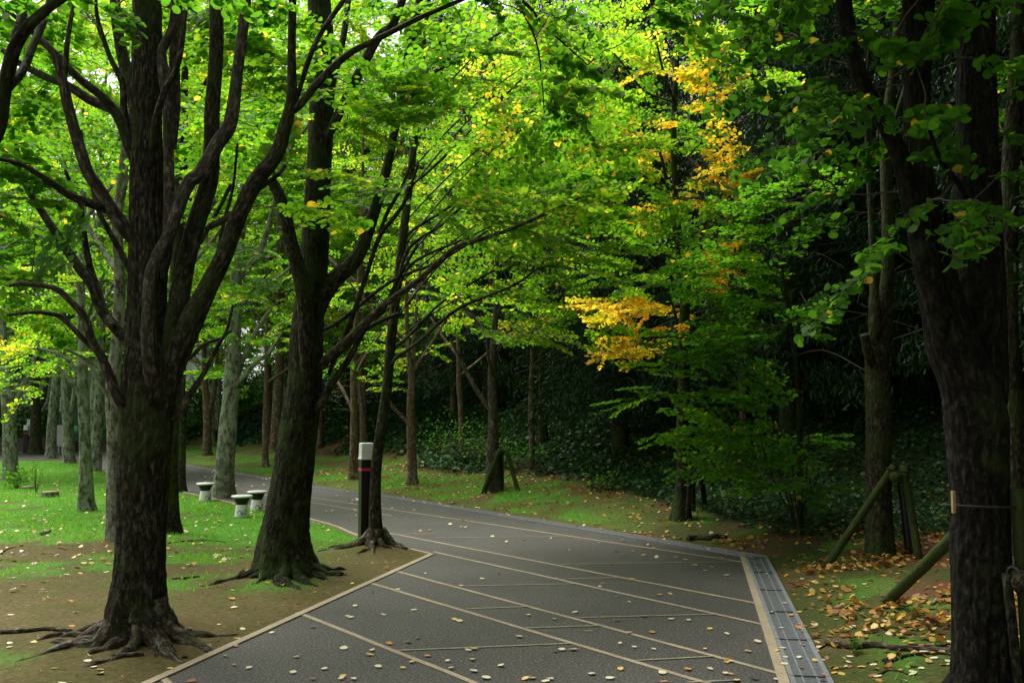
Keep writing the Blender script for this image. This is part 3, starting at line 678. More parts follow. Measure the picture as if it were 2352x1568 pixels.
midtree('broadleaf_tree', 'dark lichen-patched tree half hidden by the left edge of the biggest tree', (264, 1240), [(262, 1200, 38), (262, 1100, 34), (262, 1000, 32), (258, 900, 30), (268, 800, 27), (274, 700, 26), (274, 600, 26), (268, 520, 24), (280, 400, 20), (290, 280, 16), (292, 100, 12)], 'bark_lichen',
    [(200, 360, 130, 140, 18, .4), (120, 500, 110, 110, 12, .4), (300, 200, 160, 120, 14, .5), (180, 60, 200, 90, 22, .55), (420, 60, 120, 80, 12, .55)], limbs=[[(262, 930, 18), (230, 880, 12), (200, 830, 9), (150, 800, 7)]], auto=4, k=24)
midtree('broadleaf_tree', 'slender pale lichen tree with a dark split down its trunk, alone on the bright lawn', (197, 1172), [(197, 1150, 36), (197, 1080, 30), (194, 984, 26), (190, 884, 24), (190, 784, 21), (186, 700, 19), (188, 600, 15), (192, 450, 12), (190, 250, 8)], 'bark_lichen',
    [(110, 800, 130, 60, 12, .6), (130, 620, 140, 90, 14, .52), (230, 450, 140, 120, 14, .5), (120, 120, 190, 150, 30, .58), (400, 60, 150, 120, 26, .58), (200, 90, 120, 90, 16, .56), (60, 850, 70, 50, 8, .62)],
    limbs=[[(190, 930, 12), (165, 880, 10), (120, 835, 8), (60, 838, 6), (0, 850, 5)], [(190, 890, 12), (160, 830, 9), (110, 805, 7), (30, 790, 4)], [(190, 760, 12), (215, 690, 9), (250, 600, 6)]], auto=3, k=24)
midtree('broadleaf_tree', 'pale lichen-covered forked tree at the left border of the photo, on the lawn', (24, 1102), [(24, 1080, 34), (22, 984, 30), (20, 920, 34), (14, 860, 20), (8, 780, 16), (2, 600, 12), (0, 350, 8)], 'bark_lichen',
    [(40, 820, 90, 80, 12, .58), (60, 650, 110, 90, 14, .5), (20, 400, 120, 160, 20, .5), (40, 120, 150, 140, 30, .56), (180, 80, 140, 120, 26, .56)], limbs=[[(26, 940, 20), (45, 900, 14), (70, 850, 11), (90, 780, 8)]], auto=3, k=22)
midtree('broadleaf_tree', 'greyish tree behind the split lichen tree at the lawn rim', (218, 1078), [(218, 1060, 20), (218, 984, 18), (216, 900, 17), (226, 800, 12), (230, 650, 9)], 'bark_lichen', [(250, 700, 90, 90, 12, .5), (220, 520, 110, 110, 16, .52)], auto=3)
midtree('broadleaf_tree', 'forked grey tree in front of the white sign box on the far lawn rim', (158, 1063), [(158, 1050, 28), (157, 990, 24), (156, 950, 26), (150, 900, 17), (146, 820, 13), (140, 700, 10), (138, 500, 7)], 'bark_lichen', [(150, 760, 110, 70, 18, .5), (130, 560, 130, 120, 22, .54)], limbs=[[(160, 960, 16), (172, 900, 14), (180, 820, 10), (190, 740, 6)]], auto=3)
tq, Yq = midtree('broadleaf_tree', 'leaning lichen tree with a spreading surface root near the far sign', (118, 1056), [(117, 1040, 26), (119, 984, 22), (122, 940, 21), (128, 880, 19), (130, 800, 15), (134, 650, 9)], 'bark_lichen', [(100, 740, 110, 70, 18, .52), (70, 560, 120, 100, 18, .55)], auto=3)
tq.fo = Foliage(); tq.blobs([(150, 200, 230, 200, Yq-3, Yq+2, 70, .5), (60, 420, 160, 120, Yq-3, Yq+1, 20, .5)], size=1.25, leaf=.095, tone=.5, wood=0, maxr=.02); tq.leaves(5)
midtree('broadleaf_tree', 'dark brown forked tree next to the far bollard light', (82, 1047), [(80, 1030, 30), (82, 980, 24), (82, 930, 20), (80, 880, 18), (80, 800, 14), (76, 650, 9)], 'bark', [(60, 760, 110, 60, 16, .55), (30, 600, 120, 100, 18, .5)], limbs=[[(84, 950, 14), (98, 915, 12), (108, 870, 9), (118, 800, 6)]], auto=3)
midtree('broadleaf_tree', 'ivy-wrapped dark tree close behind the right side of the biggest tree', (395, 1224), [(394, 1190, 37), (392, 1100, 34), (395, 1000, 33), (400, 880, 32), (402, 700, 32), (410, 560, 32), (416, 420, 28), (420, 300, 25), (424, 200, 18), (426, 60, 14)], 'bark_dark',
    [(420, 350, 140, 160, 20, .45), (470, 180, 140, 120, 16, .45)], auto=3, k=24, ridge=.08)
tq, Yq = midtree('broadleaf_tree', 'thin dark tree on the lawn rim just right of the ivy-wrapped one', (418, 1130), [(417, 1100, 19), (418, 1000, 17), (418, 900, 15), (424, 780, 13), (432, 600, 10), (440, 400, 7)], 'bark', [(480, 620, 110, 110, 22, .45), (450, 820, 60, 60, 8, .42), (470, 420, 120, 120, 20, .5)], auto=3)
tq.fo = Foliage(); tq.blobs([(460, 120, 160, 150, Yq-2, Yq+2, 34, .5), (760, 70, 130, 110, Yq-1, Yq+2, 34, .5)], size=1.1, leaf=.08, tone=.5, wood=0, maxr=.02); tq.leaves(5)
# far side of the path, on the verge and the bank
midtree('broadleaf_tree', 'red-brown forked tree behind the far path bend, left of centre', (476, 1046), [(475, 1030, 20), (477, 980, 19), (476, 930, 20), (470, 880, 14), (468, 820, 11), (462, 700, 8)], 'bark_red', [(480, 830, 90, 50, 14, .4), (520, 700, 120, 80, 20, .42), (480, 560, 120, 100, 18, .48)], limbs=[[(480, 950, 15), (490, 910, 13), (494, 860, 10), (500, 800, 6)]], auto=3)
midtree('broadleaf_tree', 'thin straight brown pole-like tree between the lichen tree and the second tree', (610, 1072), [(609, 1060, 15), (609, 1000, 13), (609, 950, 11), (611, 880, 9), (611, 800, 8), (614, 650, 6)], 'bark_red', [(630, 780, 70, 50, 8, .52), (640, 620, 100, 90, 16, .5), (570, 860, 70, 40, 6, .42)], auto=2)
midtree('broadleaf_tree', 'brown tree glimpsed just right of the second foreground tree', (735, 1026), [(734, 1010, 13), (734, 950, 12), (736, 880, 11), (740, 780, 9), (745, 600, 7)], 'bark_red', [(760, 900, 60, 40, 8, .5), (790, 760, 80, 70, 14, .55), (800, 560, 110, 110, 22, .62), (760, 400, 90, 90, 14, .66)], auto=3)
midtree('broadleaf_tree', 'reddish tree standing on the verge left of the bollard light', (813, 1100), [(812, 1070, 23), (813, 1000, 19), (813, 940, 17), (812, 880, 16), (814, 800, 13), (822, 680, 10), (830, 500, 8), (835, 300, 6)], 'bark_red',
    [(870, 30, 140, 60, 16, .56), (830, 800, 90, 60, 14, .56), (850, 880, 60, 40, 6, .55), (850, 620, 110, 100, 20, .58), (850, 400, 120, 120, 26, .6), (830, 200, 110, 100, 14, .55)], limbs=[[(812, 950, 10), (790, 900, 8), (770, 870, 6)], [(815, 860, 9), (850, 800, 7), (880, 760, 5)]], auto=3)
midtree('broadleaf_tree', 'ivy-footed tree up the bank directly behind the bollard lamp', (838, 1030), [(836, 1010, 20), (832, 950, 14), (827, 900, 11), (830, 820, 9), (838, 650, 7)], 'bark_red', [(870, 730, 80, 60, 12, .52), (900, 560, 100, 100, 18, .55)], auto=2)
midtree('broadleaf_tree', 'brown tree with a bent snapped side branch, right of the slim leaning tree', (947, 1112), [(947, 1090, 24), (946, 1040, 22), (944, 980, 21), (943, 930, 20), (945, 870, 17), (938, 800, 12), (934, 700, 9), (936, 500, 7)], 'bark_red',
    [(960, 760, 90, 60, 10, .5), (1000, 640, 120, 90, 18, .5), (1000, 420, 140, 130, 26, .56), (960, 220, 130, 110, 20, .54)],
    limbs=[[(940, 975, 10), (933, 966, 9), (918, 950, 8), (903, 935, 7), (895, 920, 6)], [(948, 880, 13), (950, 800, 11), (958, 700, 8), (975, 520, 6)]], auto=3)
midtree('broadleaf_tree', 'narrow brown tree rising from green shrubs on the bank', (1064, 1046), [(1063, 1030, 16), (1060, 980, 13), (1058, 930, 12), (1055, 880, 13), (1054, 830, 11), (1052, 740, 9), (1060, 600, 7)], 'bark_red',
    [(1070, 720, 110, 60, 14, .5), (1100, 560, 130, 100, 22, .5), (1090, 380, 140, 120, 24, .55)], auto=3)
midtree('broadleaf_tree', 'grey-mottled forked tree propped by a green pole on the verge', (1133, 1128), [(1133, 1100, 36), (1132, 1040, 29), (1133, 960, 24), (1131, 900, 22), (1130, 850, 19), (1134, 780, 16), (1140, 700, 13), (1142, 560, 10), (1146, 350, 7)], 'bark_lit',
    [(1120, 740, 130, 50, 14, .56), (1200, 620, 160, 80, 26, .58), (1130, 460, 170, 120, 34, .55), (1220, 300, 170, 120, 40, .56), (1280, 140, 170, 120, 44, .56), (1420, 60, 130, 80, 18, .55), (1260, 770, 60, 20, 4, .45)],
    limbs=[[(1130, 950, 13), (1112, 920, 12), (1088, 884, 11), (1070, 850, 10), (1052, 815, 8), (1035, 780, 6)], [(1134, 880, 11), (1122, 820, 8), (1118, 760, 6)]], auto=5, k=24)
midtree('broadleaf_tree', 'thin pinkish-brown tree rising from the ivy with one pale bare twig', (1222, 1080), [(1221, 1060, 13), (1222, 1010, 14), (1220, 950, 14), (1221, 900, 13), (1223, 840, 12), (1226, 760, 11), (1230, 690, 10), (1236, 560, 8), (1240, 400, 6)], 'bark_red',
    [(1240, 700, 90, 30, 10, .5), (1220, 745, 50, 25, 5, .76), (1280, 530, 150, 90, 26, .56), (1290, 350, 150, 110, 30, .56), (1380, 200, 150, 120, 40, .56)],
    limbs=[[(1224, 848, 6), (1228, 838, 4), (1245, 820, 3), (1270, 810, 2.5), (1290, 800, 2), (1320, 780, 1.5)]], auto=4)
midtree('broadleaf_tree', 'ivy-clad dark tree standing behind the thin pinkish-brown one on the bank', (1248, 1012), [(1247, 990, 24), (1246, 920, 20), (1245, 850, 18), (1246, 700, 15), (1250, 500, 11)], 'bark_dark', [(1330, 620, 80, 50, 5, .4)], auto=2)

# the propped tree with yellowing leaves, right of centre
t, Y = midtree('broadleaf_tree', 'straight dark tree with yellow and orange leaf patches, propped on the verge right of centre', (1565, 1192), [(1566, 1170, 42), (1569, 1120, 35), (1570, 1060, 31), (1568, 980, 28), (1571, 880, 26), (1571, 784, 25), (1573, 690, 23), (1566, 642, 21), (1556, 517, 17), (1549, 392, 15), (1548, 275, 14), (1553, 175, 12), (1557, 100, 11), (1558, 0, 10), (1560, -100, 8)], 'bark_dark',
    [(1480, 120, 170, 90, 28, .55), (1400, 250, 150, 70, 22, .54), (1660, 150, 130, 70, 20, .52), (1520, 300, 130, 60, 16, .57), (1480, 500, 150, 40, 14, .5), (1600, 560, 120, 60, 14, .40), (1440, 590, 130, 40, 14, .46), (1540, 660, 160, 40, 12, .44), (1480, 760, 130, 30, 9, .42), (1640, 640, 100, 70, 12, .38),
     (1400, 342, 52, 34, 8, .78), (1420, 710, 80, 28, 11, .76), (1520, 715, 60, 30, 7, .82), (1480, 790, 70, 20, 6, .76), (1640, 390, 50, 56, 6, .81), (1600, 140, 40, 80, 6, .78), (1650, 260, 34, 90, 3, .80), (1540, 200, 60, 90, 6, .74), (1500, 450, 60, 70, 6, .74), (1610, 640, 46, 34, 4, .84), (1590, 600, 40, 30, 3, .80)],
    limbs=[[(1552, 560, 10), (1540, 480, 8), (1528, 400, 8), (1516, 350, 7), (1498, 290, 6), (1480, 220, 4)], [(1569, 800, 9), (1556, 760, 8), (1545, 700, 6), (1500, 640, 4)], [(1572, 900, 8), (1546, 850, 7), (1520, 800, 5), (1490, 760, 4)], [(1550, 240, 8), (1535, 200, 7), (1520, 150, 6), (1505, 80, 4)], [(1556, 190, 8), (1590, 150, 6), (1640, 110, 5), (1700, 60, 3)], [(1552, 400, 7), (1590, 350, 5), (1640, 300, 4), (1690, 260, 3)], [(1548, 235, 7), (1480, 210, 6), (1440, 160, 5), (1400, 110, 3)], [(1560, 600, 8), (1450, 560, 5), (1370, 590, 3)]], size=.72, leaf=.056, k=22, ts=.05, dY=1.2)
YP = Y
t.fo = Foliage()
t.blobs([(1565, 130, 50, 90, Y-.6, Y+.6, 9, .78), (1600, 215, 50, 80, Y-.6, Y+.6, 6, .79), (1530, 330, 40, 80, Y-.6, Y+.5, 8, .77), (1645, 370, 46, 70, Y-.5, Y+.5, 9, .82), (1555, 470, 60, 60, Y-.5, Y+.5, 6, .79), (1440, 705, 80, 24, Y-1, Y+.2, 5, .79), (1530, 725, 60, 30, Y-.8, Y+.4, 4, .84), (1385, 345, 40, 30, Y-1, Y, 7, .80), (1480, 790, 60, 22, Y-1, Y, 6, .79), (1625, 620, 40, 40, Y-.5, Y+.5, 5, .86)], size=.42, leaf=.048, tone=.8, ts=.04, wood=1, thin=.7, droop=.4, tilt=.7)
t.leaves(6, 0, 'yellow_foliage')
# dark shrubby understorey tree with thin stems, and its neighbours
b = hit(1838, 1228); Y = b[1]
t = Tree('young_tree', 'young thin-stemmed tree with flat layers of dark green leaves, between the two propped trees', b)
t.trunk([(1838, 1228, 17), (1838, 1150, 14), (1836, 1050, 13), (1836, 960, 12), (1830, 860, 10), (1815, 740, 8), (1795, 600, 6), (1790, 450, 4)], Y, m='bark_dark', k=12, sub=5)
for i, (x1, y1) in enumerate([(1790, 1000), (1770, 1040), (1860, 960), (1880, 1010), (1740, 980), (1845, 880), (1815, 930), (1900, 930)]):
    t.limb([(1834+i, 1225, 4.5), (1834+(x1-1836)*.35, 1150, 4), (1836+(x1-1836)*.7, 1080, 3.4), (x1, y1, 2.4)], Y, Y+rng.uniform(-.8, .8), m='bark_dark', k=5)
t.blobs([(1790, 450, 110, 60, Y-.8, Y+.8, 16, .34), (1740, 540, 110, 50, Y-.8, Y+.8, 13, .32), (1700, 640, 130, 50, Y-1, Y+1, 16, .31), (1780, 720, 130, 50, Y-1, Y+1, 14, .26), (1680, 760, 120, 40, Y-1, Y+1, 12, .29), (1650, 830, 120, 40, Y-1, Y+1, 12, .29), (1720, 900, 140, 40, Y-1, Y+1, 14, .28), (1660, 980, 110, 34, Y-1, Y+.6, 12, .34), (1780, 1020, 130, 40, Y-.8, Y+.8, 13, .30), (1730, 1080, 110, 34, Y-.8, Y+.6, 10, .32), (1830, 1100, 90, 60, Y-.7, Y+.7, 9, .29), (1800, 380, 70, 30, Y-.6, Y+.6, 5, .38)], size=.72, leaf=.058, tone=.27, ts=.06, wood=2, tilt=.3, thin=.9)
t.leaves(6, .1)
b = hit(1708, 1092)
t, Y = midtree('broadleaf_tree', 'brown tree trunk in the ivy behind the young thin-stemmed tree', (1708, 1040), [(1708, 1020, 20), (1706, 960, 17), (1704, 860, 15), (1700, 700, 12), (1698, 500, 9), (1700, 300, 6)], 'bark_red', [(1460, 900, 60, 30, 5, .3), (1640, 480, 90, 80, 10, .3)], auto=2, wood=2)
# T22
b = hit(2022, 1272); Y = b[1]
t = Tree('broadleaf_tree', 'brown twin-stemmed tree with a sawn branch stub, inside a green pole support', b)
t.trunk([(2022, 1272, 66), (2021, 1230, 62), (2020, 1150, 58), (2018, 1080, 57), (2019, 1000, 59), (2018, 930, 58), (2016, 860, 56), (2016, 800, 54), (2024, 740, 46), (2036, 660, 32), (2040, 592, 30), (2040, 500, 29), (2036, 417, 27), (2034, 300, 25), (2050, 180, 22), (2060, 60, 18), (2064, -100, 14)], Y, m='bark_cedar', k=40, sub=8, rough=.03, ridge=.05, flare=(.25, .25, 5, 1), seed=2)
t.limb([(2014, 830, 36), (2009, 760, 27), (2008, 642, 20), (2002, 517, 15), (1996, 392, 13), (1990, 250, 9), (1996, 100, 6)], Y-.05, Y-.2, m='bark_cedar', k=14)
t.limb([(2008, 850, 24), (1996, 815, 22), (1990, 790, 21), (1985, 768, 20)], Y-.1, Y-.2, m='bark_cedar', k=12, part='branch_stub')
t.limb([(2036, 290, 14), (2026, 240, 9), (2014, 205, 8), (2005, 190, 7)], Y-.1, Y-.2, m='bark_lit')
t.limb([(2038, 330, 12), (2048, 300, 10), (2075, 210, 8), (2100, 120, 6)], Y, Y+.3, m='bark_cedar')
t.blobs([(1900, 10, 100, 30, Y-1, Y+1, 3, .28), (2060, 10, 130, 30, Y-1, Y+1, 4, .28), (2000, -150, 300, 100, Y-2, Y+2, 46, .36)], size=.75, leaf=.066, tone=.36)
t.leaves(8, .2)
# T23, the right foreground giant
b = hit(2252, 1640); Y = b[1]
t = Tree('broadleaf_tree', 'huge dark three-stemmed tree in the right foreground, tied to pole supports', b)
t.trunk([(2256, 1640, 128), (2256, 1560, 122), (2254, 1400, 122), (2252, 1250, 126), (2250, 1150, 124), (2246, 1040, 132), (2240, 960, 138), (2222, 880, 124), (2190, 800, 118), (2172, 730, 104), (2154, 660, 92), (2140, 590, 84), (2124, 520, 78), (2112, 450, 74), (2106, 300, 62), (2108, 150, 62), (2110, 0, 74), (2112, -150, 60), (2120, -350, 46)], Y, k=72, sub=10, rough=.04, ridge=.10, flare=(.2, .5, 5, 2), seed=8, m='bark_shaded')
t.limb([(2256, 1080, 92), (2262, 900, 98), (2258, 784, 104), (2252, 650, 108), (2246, 500, 100), (2243, 350, 94), (2242, 200, 90), (2243, 0, 84), (2246, -200, 66)], Y+.06, Y+.15, m='bark_shaded', k=48, sub=8, ridge=.09)
t.limb([(2170, 800, 70), (2136, 640, 60), (2108, 520, 52), (2086, 430, 46), (2062, 345, 43), (2014, 250, 38), (1976, 175, 37), (1951, 87, 37), (1939, 0, 39), (1930, -150, 30)], Y-.12, Y-.5, m='bark_shaded', k=24, ridge=.05)
t.limb([(2228, 470, 22), (2204, 425, 15), (2172, 385, 13), (2150, 345, 11), (2130, 280, 8)], Y-.4, Y-.8, m='bark_shaded')
rooty(t, 4, .16, 1.1, 71, ang=[2.3, 2.8, 1.2, 1.8], m='bark_shaded')
hang = [(1830, 240, 120, 60, Y-.8, Y+.8, 4, .18), (1960, 150, 110, 90, Y-.8, Y+.6, 5, .16), (1800, 110, 110, 50, Y-.4, Y+1, 3, .21), (1740, 40, 90, 30, Y-.6, Y+1, 2, .19), (1900, 340, 110, 60, Y-.6, Y+.8, 4, .18), (2060, 120, 90, 80, Y-.9, Y-.2, 4, .21), (2180, 100, 90, 90, Y-.9, Y-.3, 3, .19), (2180, 300, 90, 80, Y-.9, Y-.3, 4, .19), (2220, 450, 90, 90, Y-.9, Y-.2, 4, .21), (1960, 470, 90, 50, Y-.7, Y+.4, 2, .19), (2030, 600, 60, 50, Y-.7, Y-.1, 2, .21), (2320, 300, 40, 140, Y-.8, Y, 2, .19), (2040, 300, 60, 60, Y-.8, Y-.2, 2, .25), (2150, -120, 250, 100, Y-1.5, Y+1.5, 22, .25), (1800, -60, 160, 80, Y-1, Y+1, 9, .29)]
t.blobs(hang, size=.42, leaf=.052, tone=.2, ts=.06, droop=.4, wood=2, tilt=.6, thin=.55, maxr=.009)
t.blobs([(2000, -560, 620, 280, Y-1.2, Y+4, 230, .35)], size=1.0, leaf=.09, tone=.35, wood=0, maxr=.02)  # unseen upper crown above the frame, added to shade the right side
t.leaves(12, .3)
# T24 leaning tree at the right border
b = hit(2318, 1330)
t = Tree('broadleaf_tree', 'leaning dark tree at the right border, behind the huge three-stemmed tree', (at(2330, 1240, 8.6)[0], 8.6, float(terrain(np.array([at(2330, 1240, 8.6)[0]]), np.array([8.6]))[0])))
t.trunk([(2332, 1250, 54), (2328, 1000, 48), (2318, 800, 44), (2316, 600, 42), (2318, 450, 42), (2326, 300, 40), (2338, 150, 38), (2348, 0, 36), (2360, -200, 28)], 8.6, m='bark_cedar', k=28, sub=6, ridge=.05)
t.blobs([(2310, 180, 50, 60, 8, 9.4, 4, .34), (2250, -120, 180, 80, 7.5, 10, 14, .36)], size=.7, leaf=.062, tone=.34); t.leaves(8, .2)
# T0: tree outside the left border whose limb crosses the top left corner
bx = np.array([-3.55, 5.6]); z0 = float(terrain(bx[:1], bx[1:])[0])
t = Tree('broadleaf_tree', 'near tree outside the left border, its black limb crossing the top left corner', (*bx, z0))
p = at(-10, 330, 5.4)
t.limbw([(bx[0], bx[1], z0-.2), (bx[0], bx[1], z0+.6), (bx[0]+.03, bx[1]-.05, 1.5), (p[0]-.22, 5.45, 2.2), (p[0]-.1, 5.42, p[2]-.2)], [.22, .17, .15, .12, .075], part='trunk', m='bark_dark', k=30, sub=8, ridge=.08)
t.limb([(-60, 400, 60), (-10, 300, 40), (8, 215, 34), (22, 150, 34), (36, 105, 32), (62, 66, 28), (100, 28, 24), (145, -5, 22), (220, -50, 16)], 5.42, 5.0, m='bark_dark', k=16)
t.limb([(20, 160, 30), (38, 90, 28), (52, 40, 26), (60, -20, 24), (66, -150, 18)], 5.35, 5.6, m='bark_dark', k=14)
t.limb([(-30, 300, 26), (12, 212, 22), (52, 163, 20), (78, 100, 18), (100, 50, 17), (120, -20, 14)], 5.6, 6.2, m='bark', k=12)
t.blobs([(60, 20, 110, 50, 4.6, 5.4, 3, .34), (260, -10, 150, 30, 4.4, 5.4, 4, .34), (500, -10, 130, 30, 4.6, 5.6, 3, .34), (40, 180, 50, 70, 4.8, 5.4, 1, .34)], size=.40, leaf=.052, tone=.34, droop=.3, tilt=.55, thin=.55, wood=2, maxr=.008)
t.leaves(12, .3)
# T26: a tree outside the frame on the near left of the path whose twig tips droop into the top centre
bx = np.array([-4.6, 3.2]); z0 = float(terrain(bx[:1], bx[1:])[0])
t = Tree('broadleaf_tree', 'tree outside the frame whose dark drooping twig tips hang into the top centre', (*bx, z0))
t.limbw([(bx[0], bx[1], z0-.2), (bx[0], bx[1], z0+1), (bx[0]+.1, bx[1]+.1, 3), (bx[0]+.3, bx[1]+.4, 5), (bx[0]+.6, bx[1]+.9, 7)], [.24, .18, .16, .12, .06], part='trunk', m='bark_dark', k=20, ridge=.08)
q1 = at(900, -160, 6.4); q2 = at(1180, -10, 6.6); q3 = at(1250, 60, 6.6); q4 = at(1350, 150, 6.6)
t.limbw([(bx[0]+.1, bx[1]+.1, 3.2), (bx[0]+1.2, bx[1]+1.4, 4.4), q1, q2, q3, q4], [.06, .045, .03, .016, .009, .005], m='bark_dark', k=8)
t.limbw([q2, at(1230, 90, 6.5), at(1245, 190, 6.5), at(1250, 260, 6.5)], [.009, .007, .005, .003], m='bark_dark', k=6)
t.blobs([(1240, 50, 60, 40, 6.2, 6.9, 4, .42), (1260, 170, 50, 80, 6.2, 6.8, 5, .38), (1300, 230, 40, 50, 6.2, 6.8, 3, .38), (1560, 30, 120, 30, 6, 7, 5, .4), (1050, -80, 200, 50, 6, 7, 8, .36)], size=.40, leaf=.058, tone=.33, droop=.5, tilt=.6, thin=.6, wood=2, maxr=.008)
t.leaves(10, .3)

# ------------------------------------------------------------------ background trees (copies of a few)
def copy_tree(o, parent=None):
    c = o.copy(); COL.objects.link(c); c.parent = parent
    for ch in o.children: copy_tree(ch, c)
    return c
def bg_broad(seed, H, name, label, tone, m):
    r = np.random.default_rng(seed); t = Tree(name, label, (0, 0, 0), group='broadleaf trees filling the background')
    t.limbw([(0, 0, -.3), (0, 0, .5), (.1, .05, H*.3), (.0, .15, H*.6), (.1, .1, H*.95)], [.22, .17, .13, .09, .02], part='trunk', m=m, k=10, sub=5)
    tg = []
    for i in range(9):
        a = 2.4*i; e = R(35+30*r.random()); h0 = H*(.22+.06*i); Ln = H*.32
        dv = np.array([math.cos(a)*math.cos(e), math.sin(a)*math.cos(e), math.sin(e)])
        t.limbw([(0, 0, h0), dv*Ln*.5+np.array([0, 0, h0]), dv*Ln+np.array([0, 0, h0+.4])], [.06, .04, .015], m=m, k=6, sub=4)
    for i in range(330):
        a = r.random()*6.28; z = H*(.24+.78*r.random()); rm = 3.4*math.sin(math.pi*np.clip((z/H-.14)/.95, .05, .98))**.7; q = rm*math.sqrt(r.random())*1.0
        tg.append((math.cos(a)*q, math.sin(a)*q, z, tone+r.normal(0, .05)))
    t.attach(tg, size=1.15, leaf=.11, tone=tone, ts=.07, wood=0, maxr=.02, tilt=.45)
    t.leaves(5)
    return t.root
A1 = bg_broad(1, 14, 'broadleaf_tree', 'yellow-green leafy tree in the background beyond the lawn', .56, 'bark_lichen')
A2 = bg_broad(2, 13, 'broadleaf_tree', 'mid green leafy tree in the background beyond the lawn', .44, 'bark')
A3 = bg_broad(3, 14, 'broadleaf_tree', 'dark-trunked lime green tree in the background along the far bank', .5, 'bark_red')
def place(src, spots, first, zoff=-.05):
    for i, (x, y, s, rz) in enumerate(spots):
        o = src if (i == 0 and first) else copy_tree(src)
        o.location = (x, y, float(terrain(np.array([x]), np.array([y]))[0])+zoff); o.rotation_euler = (0, 0, rz); o.scale = (s, s, s*random.uniform(.92, 1.1))
place(A1, [(-11.7, 28.2, .95, 1.3), (-22, 43.5, 1, 1), (-33, 40, 1.1, 2), (-12.2, 40.6, .9, 3), (-20, 45, 1.1, 4), (-13, 44, 1.1, 5), (-27, 44, 1, .4), (-9.5, 42, 1, 1.4), (-31, 46, 1.2, .2), (-16, 52, 1.25, 2.2), (-28, 55, 1.3, 1.2)], True)
place(A2, [(-18, 46, 1.1, .3), (-24.5, 45.5, 1, 1.9), (-10, 47, 1.1, 3.3), (-25, 49, 1.2, 5.3), (-36, 38, 1.2, 2.6), (-6.5, 40, .95, 2.1), (-3, 46, 1.1, .8), (-34, 58, 1.3, .9), (-21, 60, 1.35, .9)], True)
place(A3, [(-7.8, 33, 1.05, .2), (-4.6, 31, .6, 1.4), (-1.7, 29, .55, 2.5), (1.0, 27.5, .5, 3.6), (-5.5, 36, .8, 4.2), (-1.5, 36, .8, 5.1), (3.5, 34, .8, .9), (-9, 37, .9, 2.9)], True)

# conifers on the bank, plus unseen ones added for shade
def conifer(seed, H, label):
    r = np.random.default_rng(seed); t = Tree('conifer_tree', label, (0, 0, 0), group='dark conifers on the bank')
    t.limbw([(0, 0, -.4), (0, 0, .5), (.05, 0, H*.4), (0, .05, H*.8), (0, 0, H)], [.27, .22, .16, .08, .02], part='trunk', m='bark_dark', k=10, sub=5)
    C = []; A = []; Nn = []; L = []; T = []
    for i in range(120):
        z = H*(.13+.86*(i/120)); a = 2.399*i; ln = (2.7*(1-z/H)**.6+.5)*(.75+.4*r.random())
        dv = np.array([math.cos(a), math.sin(a), 0]); P = [np.array([0, 0, z]), dv*ln*.5+np.array([0, 0, z+.05]), dv*ln+np.array([0, 0, z-.35])]
        tube(t.fo.wood, P, [.022, .014, .005], 4, 3, cap=False)
        n = int(420*ln/2.5); u = r.random(n)**.7*.92+.08
        p = dv*ln*u[:, None]+np.array([0, 0, 1.])*(z+.1*u-.45*u*u)[:, None]
        side = np.array([-dv[1], dv[0], 0]); off = r.normal(0, .22, n)*(.4+u)
        hang = r.random(n)*.55
        p = p+side*off[:, None]+np.array([0, 0, -1.])*(hang+.25*np.abs(off))[:, None]
        C.append(p); A.append(np.array([0, 0, -1.])+.35*r.normal(0, 1, (n, 3))+dv*.3); Nn.append(norm(r.normal(0, 1, (n, 3))+dv*.4)); L.append(.10+.11*r.random(n)); T.append(np.clip(r.normal(.45, .22, n), 0, 1))
    t.fo.C = C; t.fo.A = A; t.fo.N = Nn; t.fo.L = L; t.fo.T = T
    t.leaves(4, 0, 'crown', 'conifer', .22)
    return t.root
K1 = conifer(1, 13, 'tall dark conifer with drooping sprays on the ivy bank'); K2 = conifer(2, 11, 'shorter broad dark conifer on the ivy bank')
place(K1, [(3.2, 23.2, 1, 0), (6.2, 19.8, 1, 1), (9.3, 18.6, 1.05, 2), (11.5, 15.2, 1, 3), (1.0, 29.5, 1.05, 4), (7.5, 27, 1.15, 5), (12.5, 23.5, 1.15, 6), (4.5, 30.5, 1.2, 1.5), (16, 18.5, 1.2, 2.7), (-2.4, 33, 1, .7), (10.4, 30, 1.2, .3), (-6, 38.5, 1.1, 3), (15, 30, 1.3, 3), (6.8, 7.2, 1, 2), (7.5, 2.5, 1.1, 1), (5.2, -2.5, 1.1, 4), (9.5, 5, 1.2, 3), (1.5, -7, 1.1, 2)], True, -.3)  # last ones, beside and behind the camera, are unseen and added for shade
place(K2, [(4.9, 17.6, .95, 0), (8.2, 15.4, .95, 1.2), (8.9, 12.4, .9, 2.5), (2.2, 20.4, .8, .6), (10.8, 11.2, 1, 4), (6.6, 23.6, 1.1, 5), (13.5, 19.6, 1.1, 1), (14, 12.5, 1.2, 2), (-.6, 27.2, .9, 3), (13.2, 9.0, 1.1, 2.2), (7.2, 17.2, 1., 4.4), (17.5, 14, 1.3, 1), (18, 25, 1.4, 1), (2, 36, 1.2, 2)], True, -.3)
